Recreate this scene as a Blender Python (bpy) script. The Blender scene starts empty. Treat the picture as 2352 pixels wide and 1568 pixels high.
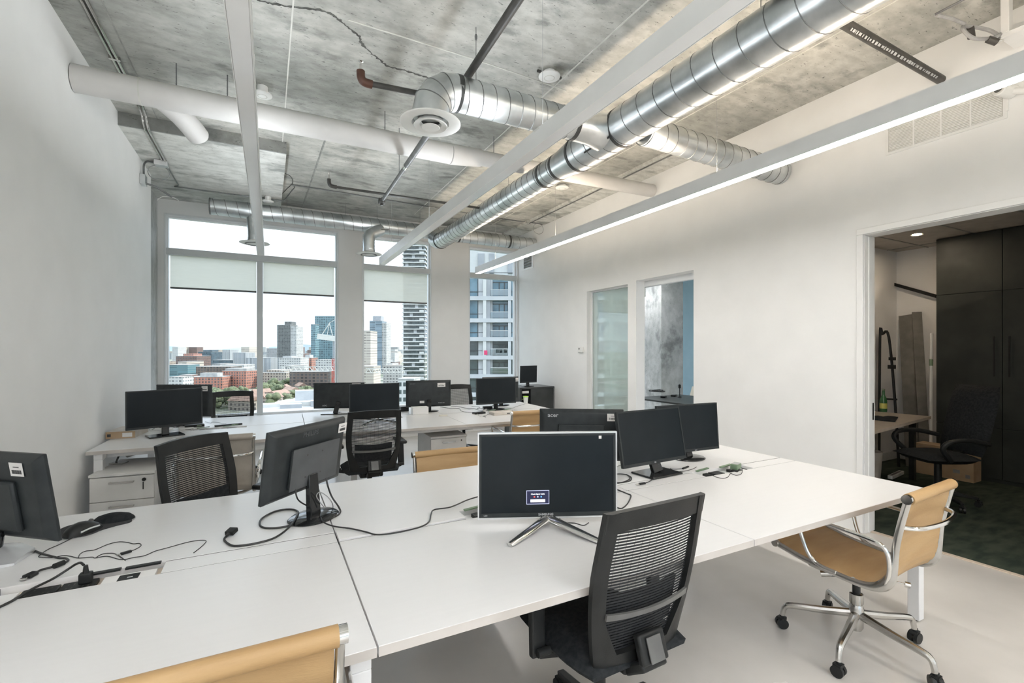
import bpy, bmesh, math, random
from mathutils import Vector, Matrix
random.seed(7)
SC = bpy.context.scene
COL = SC.collection
PI = math.pi
rad = math.radians

# ------------------------------------------------------------------ camera
FPX, CX, CY, CAMH = 1085.0, 1176.0, 803.0, 1.5
YAW = math.atan(564.0 / FPX)
cam_d = bpy.data.cameras.new('camera')
cam_d.sensor_width = 36.0
cam_d.lens = 36.0 * FPX / 2352.0
cam_d.shift_y = (CY - 784.0) / 2352.0
cam_d.clip_start = 0.05
cam_d.clip_end = 9000
cam = bpy.data.objects.new('camera', cam_d)
COL.objects.link(cam)
cam.location = (0, 0, CAMH)
cam.rotation_euler = (PI / 2, 0, -YAW)
SC.camera = cam
FW = Vector((math.sin(YAW), math.cos(YAW), 0))
RT = Vector((math.cos(YAW), -math.sin(YAW), 0))
UPV = Vector((0, 0, 1))
CAMP = Vector((0, 0, CAMH))

def ray(u, v):
    return FW + RT * ((u - CX) / FPX) + UPV * ((CY - v) / FPX)

def un(u, v, ax, val):
    """the point where the line of sight of a photo pixel meets the plane axis = val"""
    r = ray(u, v)
    return CAMP + r * ((val - CAMP[ax]) / r[ax])

def far(u, v, d):
    return CAMP + ray(u, v) * d

# ------------------------------------------------------------------ world, sun, exposure
SKY_STRENGTH = 0.86
SUN_STRENGTH = 2.6
LED_STRENGTH = 18.5
LED_UP_STRENGTH = 22.0
EXPOSURE = 1.0
W = bpy.data.worlds.new('world')
SC.world = W
W.use_nodes = True
nt = W.node_tree
for n in list(nt.nodes):
    nt.nodes.remove(n)
wo = nt.nodes.new('ShaderNodeOutputWorld')
bg = nt.nodes.new('ShaderNodeBackground')
tc = nt.nodes.new('ShaderNodeTexCoord')
mp = nt.nodes.new('ShaderNodeMapping')
mp.inputs['Scale'].default_value = (1.4, 1.4, 4.5)
nz = nt.nodes.new('ShaderNodeTexNoise')
nz.inputs['Scale'].default_value = 1.7
nz.inputs['Detail'].default_value = 7
nz.inputs['Roughness'].default_value = 0.55
rp = nt.nodes.new('ShaderNodeValToRGB')
rp.color_ramp.elements[0].position = 0.38
rp.color_ramp.elements[0].color = (0.64, 0.76, 0.92, 1)
rp.color_ramp.elements[1].position = 0.62
rp.color_ramp.elements[1].color = (0.82, 0.88, 0.95, 1)
nt.links.new(tc.outputs['Generated'], mp.inputs['Vector'])
nt.links.new(mp.outputs['Vector'], nz.inputs['Vector'])
nt.links.new(nz.outputs['Fac'], rp.inputs['Fac'])
# standard overcast sky: luminance rises smoothly from the horizon to the zenith as (1 + 2 sin h)
sxyz = nt.nodes.new('ShaderNodeSeparateXYZ')
nt.links.new(tc.outputs['Generated'], sxyz.inputs[0])
mz = nt.nodes.new('ShaderNodeMath'); mz.operation = 'MAXIMUM'; mz.inputs[1].default_value = 0.0
nt.links.new(sxyz.outputs['Z'], mz.inputs[0])
ml = nt.nodes.new('ShaderNodeMath'); ml.operation = 'MULTIPLY_ADD'; ml.inputs[1].default_value = 2.0 * SKY_STRENGTH; ml.inputs[2].default_value = SKY_STRENGTH
nt.links.new(mz.outputs[0], ml.inputs[0])
nt.links.new(ml.outputs[0], bg.inputs['Strength'])
nt.links.new(rp.outputs['Color'], bg.inputs['Color'])
nt.links.new(bg.outputs['Background'], wo.inputs['Surface'])

sun_d = bpy.data.lights.new('sun', 'SUN')
sun_d.energy = SUN_STRENGTH
sun_d.angle = rad(3)
sun_d.color = (1.0, 0.95, 0.88)
sun = bpy.data.objects.new('sun', sun_d)
COL.objects.link(sun)
sun.rotation_euler = (rad(50), 0, rad(86))      # from the right, along the window wall

SC.view_settings.view_transform = 'Standard'
SC.view_settings.look = 'None'
SC.view_settings.exposure = EXPOSURE
SC.view_settings.gamma = 1.0
SC.view_settings.use_curve_mapping = False
SC.cycles.max_bounces = 10
SC.cycles.diffuse_bounces = 6
SC.cycles.glossy_bounces = 4
SC.cycles.transparent_max_bounces = 24
SC.cycles.sample_clamp_indirect = 6.0
SC.cycles.caustics_reflective = False
SC.cycles.caustics_refractive = False

# ------------------------------------------------------------------ materials
MATS = {}

def principled(name, color, rough=0.5, metal=0.0, spec=0.5, alpha=None):
    m = bpy.data.materials.new(name)
    m.use_nodes = True
    b = m.node_tree.nodes['Principled BSDF']
    b.inputs['Base Color'].default_value = (*color, 1)
    b.inputs['Roughness'].default_value = rough
    b.inputs['Metallic'].default_value = metal
    b.inputs['Specular IOR Level'].default_value = spec
    MATS[name] = m
    return m, m.node_tree, b

def noisy(name, c0, c1, scale=6.0, rough=0.5, metal=0.0, spec=0.5, bump=0.0, bscale=None, detail=5, stretch=(1, 1, 1), lo=0.35, hi=0.65, rvar=0.0, coord='Object'):
    m, t, b = principled(name, c0, rough, metal, spec)
    tc = t.nodes.new('ShaderNodeTexCoord')
    mp = t.nodes.new('ShaderNodeMapping')
    mp.inputs['Scale'].default_value = stretch
    n = t.nodes.new('ShaderNodeTexNoise')
    n.inputs['Scale'].default_value = scale
    n.inputs['Detail'].default_value = detail
    r = t.nodes.new('ShaderNodeValToRGB')
    r.color_ramp.elements[0].position = lo
    r.color_ramp.elements[1].position = hi
    r.color_ramp.elements[0].color = (*c0, 1)
    r.color_ramp.elements[1].color = (*c1, 1)
    t.links.new(tc.outputs[coord], mp.inputs['Vector'])
    t.links.new(mp.outputs['Vector'], n.inputs['Vector'])
    t.links.new(n.outputs['Fac'], r.inputs['Fac'])
    t.links.new(r.outputs['Color'], b.inputs['Base Color'])
    if rvar:
        ma = t.nodes.new('ShaderNodeMath'); ma.operation = 'MULTIPLY_ADD'
        ma.inputs[1].default_value = rvar; ma.inputs[2].default_value = rough - rvar / 2
        t.links.new(n.outputs['Fac'], ma.inputs[0]); t.links.new(ma.outputs[0], b.inputs['Roughness'])
    if bump:
        n2 = t.nodes.new('ShaderNodeTexNoise')
        n2.inputs['Scale'].default_value = bscale or scale * 8
        n2.inputs['Detail'].default_value = 3
        t.links.new(mp.outputs['Vector'], n2.inputs['Vector'])
        bp = t.nodes.new('ShaderNodeBump')
        bp.inputs['Strength'].default_value = bump
        bp.inputs['Distance'].default_value = 0.004
        t.links.new(n2.outputs['Fac'], bp.inputs['Height'])
        t.links.new(bp.outputs['Normal'], b.inputs['Normal'])
    return m

def concrete(name, dark, mid, light, pits=(0.05, 0.05, 0.05), rough=0.75, board=True):
    m, t, b = principled(name, mid, rough)
    tc = t.nodes.new('ShaderNodeTexCoord')
    def noise(scale, detail, stretch=(1, 1, 1), rgh=0.6):
        mp = t.nodes.new('ShaderNodeMapping'); mp.inputs['Scale'].default_value = stretch
        n = t.nodes.new('ShaderNodeTexNoise')
        n.inputs['Scale'].default_value = scale; n.inputs['Detail'].default_value = detail; n.inputs['Roughness'].default_value = rgh
        t.links.new(tc.outputs['Object'], mp.inputs['Vector']); t.links.new(mp.outputs['Vector'], n.inputs['Vector'])
        return n
    def ramp(src, pos, cols):
        r = t.nodes.new('ShaderNodeValToRGB')
        e = r.color_ramp.elements
        while len(e) < len(pos): e.new(0.5)
        for i, (p, c) in enumerate(zip(pos, cols)):
            e[i].position = p; e[i].color = (*c, 1)
        t.links.new(src, r.inputs['Fac'])
        return r
    def mix(a, bb, fac, mode='MULTIPLY'):
        x = t.nodes.new('ShaderNodeMix'); x.data_type = 'RGBA'; x.blend_type = mode
        if isinstance(fac, float): x.inputs['Factor'].default_value = fac
        else: t.links.new(fac, x.inputs['Factor'])
        t.links.new(a, x.inputs['A']); t.links.new(bb, x.inputs['B'])
        return x.outputs['Result']
    big = ramp(noise(0.9, 9).outputs['Fac'], (0.30, 0.5, 0.66), (dark, mid, light))
    grain = ramp(noise(7, 9, (1, 1.7, 1)).outputs['Fac'], (0.36, 0.60), ((0.72, 0.72, 0.71), (1.0, 1.0, 1.0)))
    c = mix(big.outputs['Color'], grain.outputs['Color'], 0.8)
    stain = ramp(noise(2.3, 6, (1, 1.8, 1)).outputs['Fac'], (0.34, 0.45), ((0.50, 0.51, 0.51), (1, 1, 1)))
    c = mix(c, stain.outputs['Color'], 0.85)
    pit = ramp(noise(38, 4, (0.55, 1.6, 1), 0.7).outputs['Fac'], (0.31, 0.38), ((0.22, 0.22, 0.22), (1, 1, 1)))
    c = mix(c, pit.outputs['Color'], 0.85)
    if board:
        wv = t.nodes.new('ShaderNodeTexWave'); wv.wave_type = 'BANDS'; wv.bands_direction = 'Y'
        wv.inputs['Scale'].default_value = 1.25; wv.inputs['Distortion'].default_value = 1.6; wv.inputs['Detail'].default_value = 4; wv.inputs['Detail Scale'].default_value = 2.5
        t.links.new(tc.outputs['Object'], wv.inputs['Vector'])
        br = ramp(wv.outputs['Fac'], (0.0, 0.12), ((0.82, 0.82, 0.81), (1, 1, 1)))
        c = mix(c, br.outputs['Color'], 0.45)
    t.links.new(c, b.inputs['Base Color'])
    n2 = noise(55, 4)
    bp = t.nodes.new('ShaderNodeBump'); bp.inputs['Strength'].default_value = 0.25; bp.inputs['Distance'].default_value = 0.004
    t.links.new(n2.outputs['Fac'], bp.inputs['Height']); t.links.new(bp.outputs['Normal'], b.inputs['Normal'])
    return m

def glass(name, tint=(1, 1, 1), refl=0.06, rough=0.0, haze=0.0):
    m = bpy.data.materials.new(name); m.use_nodes = True
    t = m.node_tree
    for n in list(t.nodes): t.nodes.remove(n)
    o = t.nodes.new('ShaderNodeOutputMaterial')
    tr = t.nodes.new('ShaderNodeBsdfTransparent'); tr.inputs['Color'].default_value = (*tint, 1)
    gl = t.nodes.new('ShaderNodeBsdfGlossy'); gl.inputs['Roughness'].default_value = rough
    lw = t.nodes.new('ShaderNodeLayerWeight'); lw.inputs['Blend'].default_value = 0.18
    ma = t.nodes.new('ShaderNodeMath'); ma.operation = 'MULTIPLY_ADD'; ma.inputs[1].default_value = 0.55; ma.inputs[2].default_value = refl
    mx = t.nodes.new('ShaderNodeMixShader')
    t.links.new(lw.outputs['Fresnel'], ma.inputs[0]); t.links.new(ma.outputs[0], mx.inputs['Fac'])
    src = tr.outputs[0]
    if haze:      # milky share imitating the washed-out brightness seen through the pane
        df = t.nodes.new('ShaderNodeBsdfDiffuse'); df.inputs['Color'].default_value = (0.80, 0.86, 0.84, 1)
        hz = t.nodes.new('ShaderNodeMixShader'); hz.inputs['Fac'].default_value = haze
        t.links.new(tr.outputs[0], hz.inputs[1]); t.links.new(df.outputs[0], hz.inputs[2]); src = hz.outputs[0]
    t.links.new(src, mx.inputs[1]); t.links.new(gl.outputs[0], mx.inputs[2]); t.links.new(mx.outputs[0], o.inputs['Surface'])
    MATS[name] = m
    return m

def emit(name, color, strength):
    m = bpy.data.materials.new(name); m.use_nodes = True
    t = m.node_tree
    for n in list(t.nodes): t.nodes.remove(n)
    o = t.nodes.new('ShaderNodeOutputMaterial'); e = t.nodes.new('ShaderNodeEmission')
    e.inputs['Color'].default_value = (*color, 1); e.inputs['Strength'].default_value = strength
    t.links.new(e.outputs[0], o.inputs['Surface']); MATS[name] = m
    return m

def shade_fabric(name):
    m = bpy.data.materials.new(name); m.use_nodes = True
    t = m.node_tree
    for n in list(t.nodes): t.nodes.remove(n)
    o = t.nodes.new('ShaderNodeOutputMaterial')
    tr = t.nodes.new('ShaderNodeBsdfTransparent'); tr.inputs['Color'].default_value = (1, 0.98, 0.9, 1)
    tl = t.nodes.new('ShaderNodeBsdfTranslucent'); df = t.nodes.new('ShaderNodeBsdfDiffuse')
    tc = t.nodes.new('ShaderNodeTexCoord'); nz = t.nodes.new('ShaderNodeTexNoise'); nz.inputs['Scale'].default_value = 5
    mp = t.nodes.new('ShaderNodeMapping'); mp.inputs['Scale'].default_value = (1, 1, 14)
    rp = t.nodes.new('ShaderNodeValToRGB')
    rp.color_ramp.elements[0].color = (0.84, 0.84, 0.81, 1); rp.color_ramp.elements[1].color = (0.92, 0.92, 0.89, 1)
    t.links.new(tc.outputs['Object'], mp.inputs['Vector']); t.links.new(mp.outputs['Vector'], nz.inputs['Vector']); t.links.new(nz.outputs['Fac'], rp.inputs['Fac'])
    t.links.new(rp.outputs['Color'], tl.inputs['Color']); t.links.new(rp.outputs['Color'], df.inputs['Color'])
    m1 = t.nodes.new('ShaderNodeMixShader'); m1.inputs['Fac'].default_value = 0.36
    m2 = t.nodes.new('ShaderNodeMixShader'); m2.inputs['Fac'].default_value = 0.30
    t.links.new(tl.outputs[0], m1.inputs[1]); t.links.new(df.outputs[0], m1.inputs[2])
    t.links.new(m1.outputs[0], m2.inputs[1]); t.links.new(tr.outputs[0], m2.inputs[2]); t.links.new(m2.outputs[0], o.inputs['Surface'])
    MATS[name] = m
    return m

def facade(name, wall, win, fh=3.2, bw=3.0, fv=0.55, fb=0.6, rough=0.35, jitter=0.5):
    """far facade: a grid of windows in metres; too far away to pick out the pieces"""
    m, t, b = principled(name, wall, 0.6)
    tc = t.nodes.new('ShaderNodeTexCoord'); sx = t.nodes.new('ShaderNodeSeparateXYZ')
    t.links.new(tc.outputs['Object'], sx.inputs[0])
    def M(op, a, bb=None):
        n = t.nodes.new('ShaderNodeMath'); n.operation = op
        for i, x in enumerate((a, bb)):
            if x is None: continue
            if isinstance(x, (int, float)): n.inputs[i].default_value = x
            else: t.links.new(x, n.inputs[i])
        return n.outputs[0]
    hor = M('ADD', sx.outputs['X'], sx.outputs['Y'])
    fz = M('FRACT', M('DIVIDE', sx.outputs['Z'], fh)); fx = M('FRACT', M('DIVIDE', hor, bw))
    mask = M('MULTIPLY', M('LESS_THAN', fz, fv), M('LESS_THAN', fx, fb))
    cell = t.nodes.new('ShaderNodeCombineXYZ')
    t.links.new(M('FLOOR', M('DIVIDE', hor, bw)), cell.inputs[0]); t.links.new(M('FLOOR', M('DIVIDE', sx.outputs['Z'], fh)), cell.inputs[1])
    wn = t.nodes.new('ShaderNodeTexWhiteNoise'); t.links.new(cell.outputs[0], wn.inputs['Vector'])
    hs = t.nodes.new('ShaderNodeMix'); hs.data_type = 'RGBA'; hs.inputs['A'].default_value = (*[c * (1 - jitter) for c in win], 1); hs.inputs['B'].default_value = (*[min(1, c * (1 + jitter)) for c in win], 1)
    t.links.new(wn.outputs['Value'], hs.inputs['Factor'])
    mx = t.nodes.new('ShaderNodeMix'); mx.data_type = 'RGBA'; mx.inputs['A'].default_value = (*wall, 1)
    t.links.new(mask, mx.inputs['Factor']); t.links.new(hs.outputs['Result'], mx.inputs['B'])
    t.links.new(mx.outputs['Result'], b.inputs['Base Color'])
    ro = M('SUBTRACT', 0.75, M('MULTIPLY', mask, 0.75 - rough)); t.links.new(ro, b.inputs['Roughness'])
    return m

noisy('wall_white', (0.87, 0.87, 0.865), (0.90, 0.90, 0.895), 3, 0.6, bump=0.06, bscale=60)
noisy('wall_grey', (0.60, 0.62, 0.63), (0.64, 0.66, 0.67), 3, 0.6, bump=0.05, bscale=60)
noisy('trim_white', (0.84, 0.84, 0.83), (0.87, 0.87, 0.86), 5, 0.35)
noisy('frame_grey', (0.66, 0.69, 0.71), (0.72, 0.75, 0.76), 4, 0.35)
noisy('frame_white', (0.80, 0.82, 0.83), (0.86, 0.87, 0.88), 4, 0.35)
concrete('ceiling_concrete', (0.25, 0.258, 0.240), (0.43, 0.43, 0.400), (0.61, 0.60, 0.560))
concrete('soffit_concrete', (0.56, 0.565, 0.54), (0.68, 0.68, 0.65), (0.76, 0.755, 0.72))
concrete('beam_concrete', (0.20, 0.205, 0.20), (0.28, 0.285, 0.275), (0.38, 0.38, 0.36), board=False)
concrete('column_concrete', (0.36, 0.37, 0.37), (0.52, 0.53, 0.52), (0.66, 0.66, 0.65), board=False)
noisy('floor_concrete', (0.54, 0.515, 0.485), (0.72, 0.69, 0.65), 1.1, 0.24, spec=0.5, detail=9, lo=0.3, hi=0.7, rvar=0.18, bump=0.03, bscale=30)
noisy('crack_dark', (0.06, 0.06, 0.055), (0.13, 0.13, 0.12), 9, 0.9)
noisy('joint_light', (0.58, 0.58, 0.54), (0.70, 0.69, 0.65), 9, 0.8)
noisy('joint_dark', (0.24, 0.245, 0.23), (0.36, 0.36, 0.34), 9, 0.8)
noisy('carpet_green', (0.028, 0.040, 0.032), (0.060, 0.072, 0.055), 5, 0.95, spec=0.1, bump=0.5, bscale=180, stretch=(1, 2.5, 1))
noisy('laminate', (0.772, 0.764, 0.759), (0.782, 0.774, 0.769), 3.0, 0.31, spec=0.45, stretch=(1, 22, 1), detail=4)
noisy('laminate_edge', (0.50, 0.465, 0.43), (0.58, 0.545, 0.51), 6, 0.4)
noisy('pedestal_white', (0.68, 0.67, 0.65), (0.74, 0.73, 0.71), 6, 0.4)
noisy('paint_white_metal', (0.76, 0.76, 0.76), (0.80, 0.80, 0.80), 8, 0.3)
noisy('galvanised', (0.50, 0.53, 0.54), (0.74, 0.76, 0.77), 5, 0.32, metal=1.0, stretch=(1, 1, 1), rvar=0.16, detail=6)
noisy('seam_metal', (0.16, 0.165, 0.165), (0.26, 0.265, 0.265), 9, 0.45, metal=0.6)
noisy('duct_tape_black', (0.03, 0.032, 0.03), (0.05, 0.05, 0.05), 8, 0.5)
noisy('chrome', (0.72, 0.71, 0.69), (0.80, 0.79, 0.77), 5, 0.12, metal=1.0)
noisy('cast_aluminium', (0.50, 0.49, 0.47), (0.62, 0.61, 0.59), 7, 0.24, metal=1.0)
noisy('black_plastic', (0.013, 0.014, 0.014), (0.021, 0.022, 0.022), 12, 0.42, spec=0.3, bump=0.08, bscale=220)
noisy('black_fabric', (0.014, 0.016, 0.018), (0.026, 0.029, 0.031), 60, 0.85, spec=0.2, bump=0.4, bscale=240)
noisy('mesh_black', (0.014, 0.015, 0.017), (0.024, 0.026, 0.028), 50, 0.6, spec=0.3)
noisy('grey_plastic', (0.10, 0.10, 0.097), (0.14, 0.14, 0.135), 10, 0.35)
noisy('monitor_black', (0.020, 0.024, 0.026), (0.032, 0.037, 0.039), 14, 0.42, spec=0.35, bump=0.05, bscale=300)
noisy('monitor_black_gloss', (0.012, 0.013, 0.014), (0.02, 0.021, 0.022), 10, 0.12)
noisy('screen_black', (0.010, 0.014, 0.017), (0.015, 0.020, 0.024), 3, 0.32, spec=0.22)
noisy('silver_gloss', (0.66, 0.67, 0.68), (0.74, 0.75, 0.76), 6, 0.18, metal=0.35)
noisy('tan_leather', (0.42, 0.262, 0.118), (0.50, 0.330, 0.160), 7, 0.48, spec=0.4, bump=0.15, bscale=150, stretch=(0.4, 2.0, 2.0))
noisy('backlit_tan_beige', (0.36, 0.325, 0.28), (0.44, 0.40, 0.35), 7, 0.5, spec=0.4, bump=0.15, bscale=150)  # tan leather greyed as if backlit; also colours the beige shell chair
noisy('cable_black', (0.018, 0.018, 0.018), (0.03, 0.03, 0.03), 20, 0.4)
noisy('cable_grey', (0.30, 0.30, 0.30), (0.38, 0.38, 0.38), 20, 0.4)
noisy('pipe_black', (0.030, 0.030, 0.028), (0.065, 0.06, 0.055), 7, 0.45, bump=0.1)
noisy('pipe_steel', (0.15, 0.152, 0.155), (0.22, 0.222, 0.225), 7, 0.42, metal=0.5)
noisy('fitting_red', (0.065, 0.026, 0.016), (0.10, 0.04, 0.024), 9, 0.5)
noisy('pipe_white', (0.60, 0.585, 0.57), (0.68, 0.665, 0.65), 2.2, 0.55, bump=0.05)
noisy('lamp_white', (0.82, 0.83, 0.83), (0.87, 0.88, 0.88), 4, 0.3)
noisy('diffuser_opal', (0.90, 0.91, 0.93), (0.94, 0.95, 0.96), 2.5, 0.10, spec=0.6)
noisy('plastic_white', (0.78, 0.78, 0.76), (0.83, 0.83, 0.81), 6, 0.35)
noisy('sticker_white', (0.78, 0.76, 0.74), (0.83, 0.81, 0.79), 9, 0.5)
noisy('ink_dark', (0.05, 0.05, 0.05), (0.10, 0.10, 0.10), 9, 0.6)
noisy('ink_grey', (0.42, 0.43, 0.44), (0.52, 0.53, 0.54), 9, 0.5)
noisy('ink_emboss', (0.060, 0.066, 0.070), (0.085, 0.09, 0.095), 9, 0.3)
noisy('cardboard', (0.44, 0.31, 0.19), (0.54, 0.39, 0.25), 6, 0.8, bump=0.1)
noisy('cardboard_print', (0.55, 0.50, 0.44), (0.68, 0.64, 0.59), 8, 0.7)
noisy('paper', (0.80, 0.79, 0.77), (0.86, 0.85, 0.84), 5, 0.7)
noisy('green_plastic', (0.16, 0.24, 0.15), (0.22, 0.31, 0.20), 8, 0.45)
noisy('lime_plastic', (0.45, 0.75, 0.10), (0.52, 0.82, 0.16), 8, 0.4)
noisy('black_laminate', (0.022, 0.026, 0.025), (0.036, 0.041, 0.039), 4, 0.45, bump=0.06, bscale=120)
noisy('dark_cabinet', (0.016, 0.020, 0.018), (0.030, 0.035, 0.031), 3, 0.55, bump=0.06, bscale=120)
noisy('pad_grey', (0.040, 0.040, 0.043), (0.062, 0.062, 0.066), 30, 0.8, spec=0.2, stretch=(1, 8, 1))
noisy('charcoal_laminate', (0.030, 0.034, 0.034), (0.048, 0.052, 0.052), 5, 0.3)
noisy('felt_grey', (0.16, 0.155, 0.14), (0.22, 0.21, 0.19), 8, 0.9)
noisy('wood_top', (0.60, 0.50, 0.40), (0.70, 0.60, 0.49), 4, 0.35, stretch=(1, 12, 1))
noisy('blue_paint', (0.27, 0.40, 0.46), (0.31, 0.44, 0.50), 3, 0.6)
noisy('bottle_green', (0.03, 0.13, 0.045), (0.05, 0.18, 0.07), 5, 0.12, spec=0.7)
noisy('bottle_label', (0.62, 0.62, 0.14), (0.72, 0.72, 0.22), 6, 0.5)
noisy('cream_plastic', (0.70, 0.67, 0.58), (0.76, 0.73, 0.64), 6, 0.4)
noisy('acoustic_tile', (0.44, 0.41, 0.37), (0.52, 0.48, 0.44), 8, 0.8)
glass('window_glass', (0.97, 0.99, 0.99), 0.015)
glass('partition_glass', (0.88, 0.95, 0.93), 0.07, 0.0, haze=0.36)
glass('balcony_glass', (0.60, 0.72, 0.74), 0.20)
shade_fabric('shade_fabric')
emit('led_on', (1.0, 0.95, 0.89), LED_STRENGTH)
emit('led_up', (1.0, 0.84, 0.66), LED_UP_STRENGTH)
emit('fill_up_cool', (0.90, 0.96, 1.0), 11.0)
emit('fill_led', (0.97, 0.98, 1.0), 25.0)
emit('fill_led_up', (0.97, 0.98, 1.0), 14.0)
emit('downlight_on', (1.0, 0.80, 0.58), 420.0)
emit('osd_text', (0.85, 0.88, 0.95), 0.9)
emit('osd_frame', (0.42, 0.45, 0.62), 0.9)
emit('osd_panel', (0.028, 0.030, 0.060), 0.9)
emit('osd_red', (0.8, 0.12, 0.10), 0.9)
emit('osd_blue', (0.12, 0.35, 0.75), 0.9)

# ------------------------------------------------------------------ mesh helpers
class MB:
    def __init__(s):
        s.v = []; s.f = []
    def add(s, vs, fs):
        o = len(s.v)
        s.v += [tuple(p) for p in vs]
        s.f += [tuple(i + o for i in q) for q in fs]
        return s
    def box(s, x0, x1, y0, y1, z0, z1):
        vs = [(x, y, z) for z in (z0, z1) for y in (y0, y1) for x in (x0, x1)]
        return s.add(vs, [(0, 2, 3, 1), (4, 5, 7, 6), (0, 1, 5, 4), (1, 3, 7, 5), (3, 2, 6, 7), (2, 0, 4, 6)])
    def bar(s, p0, p1, w, h, up=(0, 0, 1), w1=None, h1=None):
        p0 = Vector(p0); p1 = Vector(p1); d = (p1 - p0).normalized(); up = Vector(up)
        if abs(d.dot(up)) > 0.98: up = Vector((0, 1, 0))
        sx = d.cross(up).normalized(); sz = sx.cross(d).normalized()
        w1 = w if w1 is None else w1; h1 = h if h1 is None else h1
        vs = []
        for p, ww, hh in ((p0, w, h), (p1, w1, h1)):
            for a, b in ((-1, -1), (1, -1), (1, 1), (-1, 1)):
                vs.append(p + sx * (a * ww / 2) + sz * (b * hh / 2))
        return s.add(vs, [(0, 1, 2, 3), (7, 6, 5, 4), (0, 4, 5, 1), (1, 5, 6, 2), (2, 6, 7, 3), (3, 7, 4, 0)])
    def tube(s, pts, r, n=10, caps=True, closed=False, flat=1.0):
        pts = [Vector(p) for p in pts]; k = len(pts)
        rr = r if isinstance(r, (list, tuple)) else [r] * k
        prev = None; o = len(s.v)
        for i, p in enumerate(pts):
            if closed: d = pts[(i + 1) % k] - pts[i - 1]
            else: d = pts[min(i + 1, k - 1)] - pts[max(i - 1, 0)]
            if d.length < 1e-9: d = Vector((0, 0, 1))
            d.normalize()
            if prev is None:
                a = Vector((0, 0, 1)) if abs(d.z) < 0.9 else Vector((1, 0, 0))
                nrm = (a - d * a.dot(d)).normalized()
            else:
                nrm = (prev - d * prev.dot(d))
                nrm = nrm.normalized() if nrm.length > 1e-6 else d.orthogonal().normalized()
            prev = nrm; bn = d.cross(nrm)
            for j in range(n):
                a = 2 * PI * j / n
                s.v.append(tuple(p + nrm * (math.cos(a) * rr[i]) + bn * (math.sin(a) * rr[i] * flat)))
        m = k if closed else k - 1
        for i in range(m):
            for j in range(n):
                a = o + i * n + j; b = o + i * n + (j + 1) % n
                c = o + ((i + 1) % k) * n + (j + 1) % n; d = o + ((i + 1) % k) * n + j
                s.f.append((a, b, c, d))
        if caps and not closed:
            s.f.append(tuple(o + j for j in reversed(range(n))))
            s.f.append(tuple(o + (k - 1) * n + j for j in range(n)))
        return s
    def lathe(s, prof, n=28, c=(0, 0, 0), axis='Z', caps=True):
        o = len(s.v); k = len(prof)
        for r, h in prof:
            for j in range(n):
                a = 2 * PI * j / n; x, y = r * math.cos(a), r * math.sin(a)
                q = {'Z': (x, y, h), 'X': (h, x, y), 'Y': (y, h, x)}[axis]
                s.v.append((q[0] + c[0], q[1] + c[1], q[2] + c[2]))
        for i in range(k - 1):
            for j in range(n):
                s.f.append((o + i * n + j, o + i * n + (j + 1) % n, o + (i + 1) * n + (j + 1) % n, o + (i + 1) * n + j))
        if caps and prof[0][0] > 1e-3: s.f.append(tuple(o + j for j in reversed(range(n))))
        if caps and prof[-1][0] > 1e-3: s.f.append(tuple(o + (k - 1) * n + j for j in range(n)))
        return s
    def prism(s, poly, z0, z1):
        n = len(poly)
        vs = [(x, y, z0) for x, y in poly] + [(x, y, z1) for x, y in poly]
        fs = [tuple(reversed(range(n))), tuple(range(n, 2 * n))] + [(i, (i + 1) % n, n + (i + 1) % n, n + i) for i in range(n)]
        return s.add(vs, fs)
    def quad(s, a, b, c, d):
        return s.add([a, b, c, d], [(0, 1, 2, 3)])
    def grid(s, rows):
        m, n = len(rows), len(rows[0])
        return s.add([p for r in rows for p in r], [(i * n + j, i * n + j + 1, (i + 1) * n + j + 1, (i + 1) * n + j) for i in range(m - 1) for j in range(n - 1)])
    def slab(s, rows, nrm_off):
        """closed sheet from a grid of points and one of offset points"""
        m, n = len(rows), len(rows[0])
        o = len(s.v)
        s.v += [tuple(p) for r in rows for p in r] + [tuple(p) for r in nrm_off for p in r]
        T = m * n
        for i in range(m - 1):
            for j in range(n - 1):
                a, b, c, d = i * n + j, i * n + j + 1, (i + 1) * n + j + 1, (i + 1) * n + j
                s.f.append((o + a, o + b, o + c, o + d)); s.f.append((o + T + d, o + T + c, o + T + b, o + T + a))
        for i in range(m - 1):
            for j in (0, n - 1):
                a, d = i * n + j, (i + 1) * n + j
                s.f.append((o + a, o + d, o + T + d, o + T + a))
        for j in range(n - 1):
            for i in (0, m - 1):
                a, b = i * n + j, i * n + j + 1
                s.f.append((o + a, o + b, o + T + b, o + T + a))
        return s
    def mesh(s, name, mat=None, smooth=False, angle=35):
        me = bpy.data.meshes.new(name)
        me.from_pydata(s.v, [], s.f)
        bm = bmesh.new(); bm.from_mesh(me)
        bmesh.ops.recalc_face_normals(bm, faces=bm.faces)
        bm.to_mesh(me); bm.free()
        if mat: me.materials.append(MATS[mat])
        if smooth:
            me.shade_smooth(); me.set_sharp_from_angle(angle=rad(angle))
        return me
    def build(s, name, mat, parent=None, smooth=False, bev=0.0, loc=None, rot=None, angle=35, seg=2):
        o = bpy.data.objects.new(name, s.mesh(name, mat, smooth or bev > 0, angle))
        COL.objects.link(o)
        if parent: o.parent = parent
        if loc: o.location = loc
        if rot: o.rotation_euler = rot
        if bev:
            b = o.modifiers.new('bevel', 'BEVEL'); b.width = bev; b.segments = seg; b.limit_method = 'ANGLE'; b.angle_limit = rad(40)
        return o

def tag(o, label=None, cat=None, group=None, kind=None):
    if label: o['label'] = label
    if cat: o['category'] = cat
    if group: o['group'] = group
    if kind: o['kind'] = kind
    return o

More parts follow.
